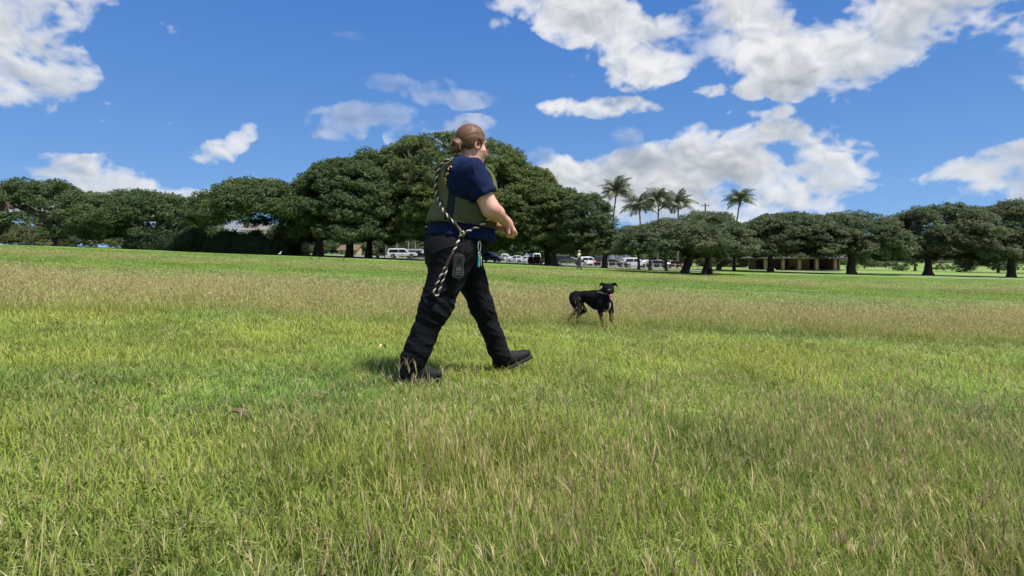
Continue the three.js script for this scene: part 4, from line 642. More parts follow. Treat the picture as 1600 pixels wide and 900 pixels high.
    rope('tail_rope', path([[721, 366], [718, 372], [714, 381], [710, 390], [708, 395]], 0.010));
    part(o, 'keeper_sleeve', tube(path([[708.5, 394], [704, 402], [700, 410], [697, 417]], 0.012), [0.010, 0.012, 0.012, 0.010], 8, 4), leather);
    rope('handle_loop', path([[696, 417], [690, 428], [684, 440], [679, 452], [678, 459], [681, 463], [685, 459], [688, 449], [692, 438], [696, 428], [698, 418]], 0.014), 0.006);
  }
  {
    const p = fg.meet(716, 416, outer, 0.026), n = fg.normal(p, tr), { o, rel } = carried('two_way_radio', 'black handheld radio clipped at the hip of the trousers', 'radio', p);
    const g = new THREE.Group(); o.add(g); g.name = 'radio_case'; const xx = V3(0, 1, 0).cross(n).normalize(), yy = V3().crossVectors(n, xx); o.quaternion.multiply(new THREE.Quaternion().setFromRotationMatrix(new THREE.Matrix4().makeBasis(xx, yy, n))); o.rotateZ(-0.06); g.scale.setScalar(0.86);
    const m = std(rgb(0.016, 0.017, 0.019), 0.5), grey = std(rgb(0.11, 0.125, 0.135), 0.45); const sh = new THREE.Shape(); const w = 0.031, h = 0.078; sh.moveTo(-w, -h + 0.008); sh.quadraticCurveTo(-w, -h, -w + 0.008, -h); sh.lineTo(w - 0.008, -h); sh.quadraticCurveTo(w, -h, w, -h + 0.008); sh.lineTo(w + 0.003, h - 0.01); sh.quadraticCurveTo(w + 0.002, h, w - 0.008, h); sh.lineTo(-w + 0.008, h); sh.quadraticCurveTo(-w - 0.002, h, -w - 0.003, h - 0.01); sh.closePath();
    const ex = (s, d, b) => new THREE.ExtrudeGeometry(s, { depth: d, bevelEnabled: true, bevelSize: b, bevelThickness: b, bevelSegments: 2, curveSegments: 4 });
    part(g, 'case', ex(sh, 0.028, 0.003).translate(0, 0, -0.018), m);
    part(g, 'bumper', merge([tube([V3(-w - 0.004, h - 0.01, 0.006), V3(-w - 0.002, 0, 0.006), V3(-w - 0.001, -h + 0.004, 0.006), V3(0, -h - 0.002, 0.006), V3(w + 0.001, -h + 0.004, 0.006), V3(w + 0.002, 0, 0.006), V3(w + 0.004, h - 0.01, 0.006)], [0.0045, 0.0045], 6, 6)]), grey);
    part(g, 'screen', bx(0.040, 0.026, 0.002, 0, -0.020, 0.0145), std(rgb(0.075, 0.085, 0.060), 0.3));
    for (let j = 0; j < 2; j++) for (let i = 0; i < 3; i++) part(g, 'button', bx(0.0115, 0.006, 0.002, (i - 1) * 0.0145, -0.043 - j * 0.013, 0.0145), grey);
    for (let j = 0; j < 4; j++) part(g, 'speaker_slot', bx(0.030, 0.0022, 0.0016, 0, 0.052 - j * 0.008, 0.0142), std(rgb(0.004, 0.004, 0.004), 0.9));
    const k1 = new THREE.CylinderGeometry(0.0085, 0.009, 0.018, 14).translate(-0.014, h + 0.008, -0.004), k2 = new THREE.CylinderGeometry(0.006, 0.0065, 0.014, 12).translate(0.006, h + 0.006, -0.004);
    part(g, 'knob', k1, m); part(g, 'knob', k2, std(rgb(0.16, 0.03, 0.03), 0.5), 'small red tipped knob');
    part(g, 'antenna', tube([V3(0.024, h - 0.01, -0.004), V3(0.023, h + 0.06, -0.004), V3(0.021, h + 0.15, 0.0)], [0.0055, 0.0038, 0.0034], 7, 4), m);
  }
  {
    const p = fg.meet(749, 386, outer, 0.012), n = fg.normal(p, tr), { o } = carried('key_clip', 'silver carabiner with keys and teal tag hanging from the belt', 'keys', p); const xx = V3(0, 1, 0).cross(n).normalize(), yy = V3().crossVectors(n, xx); o.quaternion.multiply(new THREE.Quaternion().setFromRotationMatrix(new THREE.Matrix4().makeBasis(xx, yy, n)));
    const steel = std(rgb(0.75, 0.76, 0.78), 0.25, { metalness: 1 }), loop = []; for (let i = 0; i <= 24; i++) { const a = i / 24 * 6.283; loop.push(V3(Math.cos(a) * 0.0125 * (1 + 0.2 * Math.sin(a)), Math.sin(a) * 0.036, 0)); }
    part(o, 'carabiner', tube(loop, [0.0034, 0.0034], 6, 2), steel); part(o, 'strap', bx(0.018, 0.05, 0.003, 0, 0.055, -0.004), std(rgb(0.02, 0.02, 0.022), 0.8));
    for (const [x, y, r] of [[-0.004, -0.045, 0.011], [0.006, -0.050, 0.010]]) { const g = new THREE.TorusGeometry(r, 0.002, 6, 18).translate(x, y, 0.003); part(o, 'key_ring', g, steel); }
    part(o, 'tag', merge([bx(0.013, 0.06, 0.004, -0.010, -0.090, 0.004, 0, 0, -0.10), bx(0.009, 0.03, 0.003, -0.013, -0.062, 0.006)]), std(rgb(0.02, 0.19, 0.27), 0.5), 'teal fob');
    for (const [x, a, l] of [[0.008, 0.12, 0.05], [0.0, -0.08, 0.055]]) { const k = new THREE.Group(); k.name = 'key'; k.position.set(x, -0.056, 0.008); k.rotation.z = a; o.add(k); part(k, 'bow', new THREE.CylinderGeometry(0.010, 0.010, 0.0025, 14).rotateX(Math.PI / 2).translate(0, -0.010, 0), steel); part(k, 'blade', bx(0.007, l, 0.0022, 0, -0.012 - l / 2, 0), steel); }
  }
}
console.log('person', performance.now() | 0);

// ---------------------------------------------------------------- the dog
{
  const fg = figure(925, 6.75, -0.5), J = fg.joint, Dg = thing('dog', 'black and tan dog with white chest standing in the tall grass', 'dog', fg.base, fg.turn);
  const rump = J(900, 466, 0), loin = J(914, 464, 0), back = J(926, 465, 0), chest = J(938, 472, 0), fore = J(946, 476, 0), neck = J(945, 461, 0), hd = J(950.5, 452, 0);
  const shR = J(940, 475, 0.07), elR = J(938, 486, 0.085), wrR = J(940, 498, 0.08), pwR = J(943, 508, 0.08), shL = J(952, 475, -0.07), elL = J(955, 486, -0.08), wrL = J(955, 498, -0.08), pwL = J(958, 508, -0.08);
  const hpR = J(899, 472, 0.07), knR = J(903, 485, 0.09), hkR = J(891, 494, 0.085), pwhR = J(888, 506, 0.085), hpL = J(903, 472, -0.06), knL = J(912, 485, -0.075), hkL = J(903, 493, -0.075), pwhL = J(902, 505, -0.075);
  // the head is turned to face the camera
  const q = new THREE.Quaternion().setFromAxisAngle(V3(0, 1, 0), -(Math.PI / 2 + fg.turn) - 0.08), hv = (f, y, r) => { const v = V3(f, y, r).applyQuaternion(q); return [hd[0] + v.x, hd[1] + v.y, hd[2] + v.z]; };
  const trunk = blend([ell(rump, [0.078, 0.082, 0.070]), ell([rump[0] + 0.02, rump[1] - 0.03, rump[2]], [0.072, 0.08, 0.074]), cap([rump[0], rump[1] + 0.008, 0], [loin[0], loin[1] + 0.008, 0], 0.066, 0.056), cap([loin[0], loin[1] + 0.008, 0], back, 0.056, 0.080), ell([chest[0] - 0.03, chest[1], 0], [0.125, 0.098, 0.080]), ell(fore, [0.066, 0.092, 0.076]), cap([back[0], back[1] + 0.0, 0], [neck[0] - 0.02, neck[1] + 0.0, 0], 0.08, 0.066), cap([neck[0] - 0.01, neck[1] - 0.01, 0], hv(-0.03, -0.01, 0), 0.070, 0.058)], 0.05);
  const legsF = blend([cap(shR, elR, 0.050, 0.029), cap(elR, wrR, 0.027, 0.020), cap(wrR, pwR, 0.019, 0.022), cap(shL, elL, 0.050, 0.029), cap(elL, wrL, 0.027, 0.020), cap(wrL, pwL, 0.019, 0.022), cap(hpR, knR, 0.062, 0.038), cap(knR, hkR, 0.031, 0.018), cap(hkR, pwhR, 0.0165, 0.019), cap(hpL, knL, 0.060, 0.038), cap(knL, hkL, 0.031, 0.018), cap(hkL, pwhL, 0.0165, 0.019), ...[pwR, pwL, pwhR, pwhL].map(p => ell([p[0] + 0.018, p[1] - 0.006, p[2]], [0.034, 0.020, 0.026]))], 0.022);
  const skullF = blend([ell(hv(-0.005, 0.012, 0), [0.068, 0.060, 0.066]), ell(hv(0.035, -0.018, 0.028), [0.04, 0.034, 0.028]), ell(hv(0.035, -0.018, -0.028), [0.04, 0.034, 0.028]), cap(hv(0.045, -0.012, 0), hv(0.112, -0.028, 0), 0.038, 0.027), ell(hv(0.116, -0.016, 0), [0.016, 0.014, 0.019])], 0.022);
  const jaw = blend([cap(hv(0.03, -0.058, 0), hv(0.095, -0.078, 0), 0.028, 0.018)], 0.02);
  const earF = s => blend([cap(hv(-0.012, 0.056, 0.046 * s), hv(0.0, 0.064, 0.080 * s), 0.020, 0.016), cap(hv(0.0, 0.062, 0.080 * s), hv(0.018, 0.034, 0.106 * s), 0.014, 0.007)], 0.012), eR = earF(1), eL = earF(-1);
  const headF = (x, y, z) => { let d = smin(skullF(x, y, z), jaw(x, y, z), 0.012); d = smin(d, eR(x, y, z), 0.012); return smin(d, eL(x, y, z), 0.012); };
  const all = (x, y, z) => smin(smin(trunk(x, y, z), legsF(x, y, z), 0.035), headF(x, y, z), 0.03);
  const patch = ell([fore[0] + 0.06, fore[1] - 0.03, 0.012], [0.06, 0.055, 0.018]), bib = ell([fore[0] + 0.055, fore[1] - 0.065, 0.014], [0.06, 0.022, 0.036]);
  const coat = (x, y, z) => {
    const n = noise3(x * 50, y * 50, z * 50), m = noise3(x * 17, y * 17, z * 17); let c = [0.0055 + n * 0.003, 0.0055 + n * 0.003, 0.0065 + n * 0.003];
    const low = y - (0.155 + (m - 0.5) * 0.09 + (x < rump[0] + 0.12 ? 0.02 : 0)); if (low < 0 && legsF(x, y, z) < 0.012) c = [0.10 + n * 0.05, 0.056 + n * 0.03, 0.034 + n * 0.015]; if (low < -0.09) c = c.map(v => v * (0.8 + n * 0.5));
    if (patch(x, y, z) + (n - 0.5) * 0.02 < 0.004 || bib(x, y, z) + (n - 0.5) * 0.02 < 0.004) c = [0.26, 0.25, 0.235];
    const v = V3(x - hd[0], y - hd[1], z - hd[2]).applyQuaternion(q.clone().invert()); if (v.x > 0.07 && v.y < -0.016 && v.y > -0.05 && Math.abs(v.z) > 0.014) c = [0.035, 0.028, 0.025]; if (v.x > 0.10 && v.y > -0.022 && v.y < -0.002 && Math.abs(v.z) < 0.03) c = [0.006, 0.006, 0.006]; if (v.x > 0.105 && v.y > -0.004 && Math.abs(v.z) < 0.016) c = [0.12, 0.09, 0.07];
    return c;
  };
  const fur = (x, y, z) => all(x, y, z) + (noise3(x * 90, y * 60, z * 90) - 0.5) * 0.004;
  part(Dg, 'body', nets(fur, [rump[0] - 0.2, -0.06, -0.26], [Math.max(fore[0], hd[0]) + 0.22, hd[1] + 0.14, 0.28], 0.0075, coat), phys(0xffffff, 0.9, { vertexColors: true, specularIntensity: 0.15 }));
  const wet = std(rgb(0.006, 0.006, 0.007), 0.15);
  for (const s of [1, -1]) { const g = new THREE.SphereGeometry(0.0085, 12, 8).translate(...hv(0.052, 0.020, 0.030 * s)); part(Dg, 'eye', g, wet); }
  part(Dg, 'nose', nets(ell(hv(0.128, -0.012, 0), [0.012, 0.012, 0.017], ['y', 0]), hv(0.128, -0.012, 0).map(v => v - 0.03), hv(0.128, -0.012, 0).map(v => v + 0.03), 0.004), wet);
  const tg = blend([cap(hv(0.075, -0.052, -0.004), hv(0.112, -0.066, -0.012), 0.011, 0.013), cap(hv(0.112, -0.066, -0.012), hv(0.116, -0.108, -0.018), 0.0125, 0.010)], 0.012), tc = hv(0.1, -0.08, -0.01);
  part(Dg, 'tongue', nets(tg, tc.map(v => v - 0.08), tc.map(v => v + 0.08), 0.005), phys(rgb(0.66, 0.25, 0.28), 0.35));
  const cc = [lerp(neck[0], hv(-0.03, -0.01, 0)[0], 0.62), lerp(neck[1], hv(-0.03, -0.01, 0)[1], 0.62) - 0.032, hv(-0.03, 0, 0)[2] * 0.6], col = new THREE.Group(); col.name = 'collar'; col.userData.label = 'grey metal link collar'; Dg.add(col);
  const ax = V3(hv(-0.03, -0.01, 0)[0] - neck[0], hv(-0.03, -0.01, 0)[1] - neck[1] + 0.08, hv(-0.03, 0, 0)[2]).normalize(), n1 = V3(0, 0, 1).addScaledVector(ax, -ax.z).normalize(), n2 = V3().crossVectors(ax, n1), lg = new THREE.TorusGeometry(0.0085, 0.0026, 6, 12), met = std(rgb(0.36, 0.37, 0.40), 0.4, { metalness: 1 });
  for (let i = 0; i < 24; i++) { const a = i / 24 * 6.283, dir = n1.clone().multiplyScalar(Math.cos(a)).addScaledVector(n2, Math.sin(a)); let r = 0.03; for (let k = 0; k < 60; k++) { const p = V3(...cc).addScaledVector(dir, r); if (all(p.x, p.y, p.z) > 0.003) break; r += 0.003; } const m = part(col, 'link', lg, met); m.position.set(...cc).addScaledVector(dir, Math.min(r, 0.12)); m.lookAt(m.position.clone().add(i % 2 ? dir : ax)); m.rotateX(i % 2 ? 0 : 1.2); }
}
console.log('dog', performance.now() | 0);
// ---------------------------------------------------------------- car park, paths and buildings
function sheet(x0, x1, z0, z1, lift, nx = 30, edge = 0) {
  const g = new THREE.PlaneGeometry(1, 1, nx, 8), p = g.attributes.position, u = g.attributes.uv;
  for (let i = 0; i < p.count; i++) { const a = p.getX(i) + 0.5, b = p.getY(i) + 0.5, z = lerp(z0, z1, b), x = lerp(x0, x1, a); p.setXYZ(i, x, H(x, z) + lift, z + edge * (noise2(x * 0.4, b * 5, 4) - 0.5)); u.setXY(i, x / 6, z / 6); } g.computeVertexNormals(); return g;
}
const asphalt = std(0xffffff, 0.9, { map: mottled(256, 81, [[92, 92, 92], [140, 138, 136]].map(c => c), 20) });
structure('car_park', sheet(-34, 31, -89, -136, 0.012), asphalt, 'grey asphalt car park behind the trees');
structure('verge', sheet(-44, 32, -81.5, -88.6, 0.008, 40, 1.5), std(0xffffff, 0.95, { map: mottled(256, 82, [[74, 66, 50], [132, 120, 92]], 12) }), 'bare brown earth strip along the car park');
{ const list = []; for (let x = -34; x < 31; x += 5) list.push(bx(4.98, 0.13, 0.16, x + 2.5, H(x + 2.5) + 0.06, -88.9, 0, 0, Math.atan(x < 20 ? -0.04 : -0.022))); const m = structure('kerb', list[0], std(rgb(0.42, 0.41, 0.38), 0.9), 'pale concrete kerb along the car park'); list.slice(1).forEach(g => part(m, 'kerb_stone', g, m.material)); }
{ const pts = [[27, -88], [33, -87], [40, -85], [47, -81.5], [56, -76], [70, -68]], pos = [], idx = []; pts.forEach(([x, z], i) => { const w = 1.5; pos.push(x, H(x) + 0.014, z - w, x, H(x) + 0.014, z + w); if (i) { const k = i * 2; idx.push(k - 2, k - 1, k, k - 1, k + 1, k); } }); const g = new THREE.BufferGeometry(); g.setAttribute('position', new THREE.Float32BufferAttribute(pos, 3)); g.setIndex(idx); g.computeVertexNormals(); structure('path', g, std(rgb(0.40, 0.38, 0.33), 0.95), 'pale footpath leading to the pavilion'); }
// white post and rail fence
{
  const white = std(rgb(0.62, 0.62, 0.60), 0.7), pg = bx(0.11, 0.98, 0.11, 0, 0.47, 0), cg = new THREE.ConeGeometry(0.09, 0.08, 4).rotateY(Math.PI / 4).translate(0, 1.0, 0);
  const b = spot(916, 86), t = thing('post_fence', 'low white post and rail fence in front of the parked cars', 'fence', b);
  let prev = null; for (let i = 0; i <= 15; i++) { const [x, y, z] = spot(916 + i * 11.6, 86 + i * 0.12), m = part(t, 'post', pg, white); m.position.set(x - b[0], y - b[1], z - b[2]); if (prev) for (const h of [0.8]) { const a = V3(prev[0] - b[0], prev[1] - b[1] + h, prev[2] - b[2]), c = V3(x - b[0], y - b[1] + h, z - b[2]); part(t, 'rail', tube([a, c], [0.014, 0.014], 6), white); } prev = [x, y, z]; }
}
{
  const grey = std(rgb(0.30, 0.30, 0.29), 0.6, { metalness: 0.4 }), b = spot(574, 87), t = thing('wire_fence', 'thin grey wire fence behind the trunks, left of the walking person', 'fence', b);
  let prev = null; const pg = new THREE.CylinderGeometry(0.035, 0.035, 1.25, 7).translate(0, 0.6, 0);
  for (let i = 0; i <= 23; i++) { const [x, y, z] = spot(574 + i * 13.6, 87), m = part(t, 'post', pg, grey); m.position.set(x - b[0], y - b[1], z - b[2]); if (prev) [0.25, 0.7, 1.18].forEach(h => part(t, 'wire', tube([V3(prev[0] - b[0], prev[1] - b[1] + h, 0), V3(x - b[0], y - b[1] + h, 0)], [0.014, 0.014], 4), grey)); prev = [x, y, z]; }
}
// lamp posts and poles
for (const [p, d, top, label] of [[590, 96, 357, 'tall grey lamp post left of the white pickup'], [620, 112, 366, 'grey lamp post rising behind the white pickup'], [638, 108, 370, 'grey lamp post between the white pickup and the dark car'], [649, 122, 376, 'short grey lamp post above the dark car'], [603, 104, 378, 'lowest pale post near the wire fence']]) {
  const b = spot(p, d), h = EYE + (HY - top) / F * d - b[1], t = thing('lamp_post', label, 'lamp post', b, 0, 'lamp posts in the car park'), m = std(rgb(0.36, 0.37, 0.38), 0.5, { metalness: 0.5 });
  part(t, 'shaft', new THREE.CylinderGeometry(0.07, 0.11, h, 8).translate(0, h / 2, 0), m); part(t, 'base', new THREE.CylinderGeometry(0.25, 0.3, 0.5, 10).translate(0, 0.2, 0), std(rgb(0.4, 0.39, 0.36), 0.9)); part(t, 'lamp_head', merge([bx(0.8, 0.1, 0.25, 0.4, h, 0), bx(0.3, 0.06, 0.2, 0.65, h - 0.07, 0)]), m);
}
{ const b = spot(1102, 150), h = EYE + (HY - 318) / F * 150 - b[1], t = thing('utility_pole', 'wooden utility pole top showing above the right hand trees', 'pole', b); part(t, 'shaft', new THREE.CylinderGeometry(0.16, 0.22, h, 9).translate(0, h / 2, 0), barkDark); part(t, 'crossarm', bx(2.2, 0.14, 0.14, 0, h - 0.6, 0.2), barkDark); for (const x of [-0.9, 0.9]) part(t, 'insulator', new THREE.CylinderGeometry(0.06, 0.08, 0.25, 8).translate(x, h - 0.42, 0.2), std(rgb(0.3, 0.3, 0.3), 0.4)); }
// pavilion at the right
{
  const b = spot(1238, 116), t = thing('pavilion', 'low open pavilion with dark hipped roof and pinkish walls at the right edge', 'pavilion', b, -0.06), W = 15, D = 8, hw = 2.5, pink = std(0xffffff, 0.9, { map: mottled(128, 83, [[150, 122, 108], [178, 150, 136]], 8) }), dark = std(0xffffff, 0.9, { map: mottled(128, 84, [[48, 44, 42], [84, 78, 74]], 18) });
  part(t, 'floor', bx(W + 1, 0.14, D + 1, 0, 0.05, 0), std(rgb(0.34, 0.32, 0.29), 0.9)); part(t, 'wall', bx(W, hw, 0.25, 0, hw / 2 + 0.1, -D / 2), pink); part(t, 'wall', bx(0.25, hw, D, W / 2, hw / 2 + 0.1, 0), pink); part(t, 'wall', bx(4.2, hw, 0.25, 1.6, hw / 2 + 0.1, -0.6), pink);
  for (const x of [-7, -3.6, -0.4, 3, 6.6]) part(t, 'pillar', bx(0.55, hw, 0.55, x, hw / 2 + 0.1, D / 2), pink);
  for (const [x, w] of [[-5.2, 1.4], [3.6, 1.2], [5.4, 1.2]]) { part(t, 'door', bx(w, 2.1, 0.08, x, 1.17, -D / 2 + 0.17), std(rgb(0.05, 0.045, 0.045), 0.6)); }
  const e = 1.3, y0 = hw + 0.08, y1 = hw + 1.75, X = W / 2 + e, Z = D / 2 + e, r = W / 2 - 2.5, q = (list) => { const g = new THREE.BufferGeometry(), p = []; for (let i = 1; i + 1 < list.length; i++) p.push(...list[0], ...list[i], ...list[i + 1]); g.setAttribute('position', new THREE.Float32BufferAttribute(p, 3)); g.setAttribute('uv', new THREE.Float32BufferAttribute(p.flatMap((v, i) => i % 3 === 0 ? [v / 3, p[i + 2] / 3] : []), 2)); g.computeVertexNormals(); return g; };
  const roof = part(t, 'roof', q([[-X, y0, Z], [X, y0, Z], [r, y1, 0], [-r, y1, 0]]), dark); part(roof, 'roof_slope', q([[X, y0, -Z], [-X, y0, -Z], [-r, y1, 0], [r, y1, 0]]), dark); part(roof, 'roof_slope', q([[X, y0, Z], [X, y0, -Z], [r, y1, 0]]), dark); part(roof, 'roof_slope', q([[-X, y0, -Z], [-X, y0, Z], [-r, y1, 0]]), dark); part(roof, 'eave', bx(2 * X, 0.18, 2 * Z, 0, y0 - 0.1, 0), std(rgb(0.10, 0.085, 0.075), 0.8));
  for (const [x, z] of [[-5, 1.2], [-1.6, 1.8], [5, 1.2]]) { const c = thing('picnic_table', ['dark picnic table at the near end of the pavilion', 'dark picnic table in the middle of the pavilion', 'dark picnic table at the far end of the pavilion'][x < -4 ? 0 : x < 0 ? 1 : 2], 'table', [b[0] + x, b[1] + 0.12, b[2] + z], 0, 'picnic tables in the pavilion'), m = std(rgb(0.05, 0.04, 0.035), 0.8); part(c, 'top', bx(1.8, 0.06, 0.8, 0, 0.75, 0), m); for (const s of [-1, 1]) { part(c, 'seat', bx(1.8, 0.05, 0.28, 0, 0.45, s * 0.7), m); part(c, 'leg', bx(0.08, 0.74, 1.5, s * 0.65, 0.37, 0), m); } }
}
// house behind the hedge at the left, and a pale house glimpsed between the trunks
function house(label, p, d, w, wallTop, ridge, wallC, roofC, off = 0) {
  const b = spot(p, d), y1 = EYE + (HY - wallTop) / F * d - b[1], y2 = EYE + (HY - ridge) / F * d - b[1], t = thing('house', label, 'house', b, off, 'houses beyond the trees'), D = 8, wm = std(wallC, 0.9), rm = std(0xffffff, 0.9, { map: roofC });
  part(t, 'wall', bx(w, y1, D, 0, y1 / 2, 0), wm);
  for (const s of [1, -1]) { const g = new THREE.BoxGeometry(w + 0.8, 0.14, Math.hypot(D / 2 + 0.5, y2 - y1)); g.rotateX(s * Math.atan2(y2 - y1, D / 2 + 0.5)); g.translate(0, (y1 + y2) / 2 + 0.05, s * (D / 4 + 0.25)); part(t, 'roof', g, rm); }
  for (const s of [1, -1]) { const sh = new THREE.Shape([new THREE.Vector2(-D / 2, y1), new THREE.Vector2(D / 2, y1), new THREE.Vector2(0, y2 - 0.1)]); part(t, 'gable', new THREE.ExtrudeGeometry(sh, { depth: 0.1, bevelEnabled: false }).rotateY(Math.PI / 2).translate(s * (w / 2 - 0.06), 0, 0), wm); }
  for (const x of [-0.3, 0.05, 0.33]) { const win = part(t, 'window', bx(w * 0.16, 1.1, 0.1, x * w, y1 * 0.6, D / 2 + 0.03), std(rgb(0.7, 0.7, 0.68), 0.6)); part(win, 'pane', bx(w * 0.13, 0.9, 0.04, x * w, y1 * 0.6, D / 2 + 0.09), std(rgb(0.03, 0.035, 0.04), 0.1)); }
}
house('grey roofed house above the hedge at the left edge', 384, 140, 8, 364, 347, rgb(0.5, 0.5, 0.48), mottled(128, 85, [[84, 88, 94], [124, 128, 132]], 16), 0.35);
house('lower house with brown grey roof right beside the grey roofed one', 411, 132, 5, 362, 350, rgb(0.66, 0.66, 0.64), mottled(128, 86, [[96, 90, 88], [130, 122, 118]], 16), -0.1);
house('pale house glimpsed between the trunks left of the light poles', 549, 158, 5, 392, 383, rgb(0.40, 0.31, 0.20), mottled(128, 87, [[84, 68, 50], [116, 92, 66]], 16));

// ---------------------------------------------------------------- vehicles
const tyreM = std(rgb(0.012, 0.012, 0.012), 0.85), rimM = std(rgb(0.45, 0.46, 0.47), 0.35, { metalness: 0.9 }), glassM = phys(rgb(0.010, 0.013, 0.016), 0.06, { specularIntensity: 1 }), lampM = std(rgb(0.75, 0.76, 0.78), 0.15), tailM = std(rgb(0.35, 0.015, 0.012), 0.25), trimM = std(rgb(0.02, 0.02, 0.021), 0.6);
const PROFILES = { // body outline, belt line, cab window line, wheel positions (metres, nose towards +x)
  sedan: { L: 4.6, W: 1.78, belt: 0.92, top: 1.42, out: [[-2.28, 0.35], [-2.3, 0.8], [-2.15, 0.98], [-1.65, 1.02], [-1.0, 1.38], [-0.3, 1.43], [0.3, 1.38], [1.05, 0.98], [1.9, 0.88], [2.25, 0.72], [2.3, 0.35]], win: [[-1.45, 0.99], [-0.95, 1.33], [0.25, 1.33], [0.9, 0.97]], ws: [[1.02, 0.99], [0.34, 1.37]], rw: [[-1.6, 1.04], [-1.04, 1.36]], wh: [-1.38, 1.4], r: 0.32 },
  suv: { L: 4.6, W: 1.86, belt: 1.05, top: 1.72, out: [[-2.25, 0.42], [-2.3, 1.0], [-2.15, 1.5], [-1.9, 1.70], [-0.2, 1.74], [0.35, 1.66], [1.0, 1.12], [1.95, 1.02], [2.25, 0.82], [2.3, 0.42]], win: [[-2.0, 1.1], [-1.8, 1.58], [0.2, 1.6], [0.8, 1.1]], ws: [[0.98, 1.14], [0.38, 1.64]], rw: [[-2.25, 1.1], [-2.0, 1.62]], wh: [-1.4, 1.42], r: 0.37 },
  pickup: { L: 5.4, W: 1.9, belt: 1.08, top: 1.78, out: [[-2.65, 0.5], [-2.7, 1.08], [-0.75, 1.08], [-0.62, 1.72], [-0.2, 1.78], [0.55, 1.74], [1.2, 1.16], [2.35, 1.04], [2.65, 0.88], [2.7, 0.5]], win: [[-0.55, 1.13], [-0.5, 1.62], [0.42, 1.62], [0.98, 1.13]], ws: [[1.18, 1.18], [0.58, 1.72]], rw: [[-0.74, 1.14], [-0.64, 1.66]], wh: [-1.72, 1.75], r: 0.4 },
  topper: { L: 5.5, W: 1.9, belt: 1.08, top: 1.85, out: [[-2.7, 0.5], [-2.75, 1.05], [-2.6, 1.78], [-2.3, 1.84], [0.2, 1.85], [0.6, 1.78], [1.2, 1.16], [2.4, 1.04], [2.7, 0.88], [2.75, 0.5]], win: [[-2.45, 1.15], [-2.4, 1.68], [0.48, 1.68], [1.0, 1.15]], ws: [[1.18, 1.18], [0.62, 1.76]], rw: [[-2.72, 1.15], [-2.62, 1.72]], wh: [-1.75, 1.78], r: 0.41 },
  van: { L: 5.2, W: 1.95, belt: 1.1, top: 2.05, out: [[-2.55, 0.45], [-2.6, 1.2], [-2.55, 1.95], [-2.4, 2.05], [1.0, 2.05], [1.35, 1.95], [2.1, 1.15], [2.5, 0.95], [2.6, 0.45]], win: [[-2.3, 1.2], [-2.25, 1.8], [1.15, 1.8], [1.6, 1.2]], ws: [[2.0, 1.22], [1.4, 1.92]], rw: [[-2.6, 1.25], [-2.56, 1.85]], wh: [-1.6, 1.65], r: 0.36 },
};
const wheelG = {}, carGeo = {};
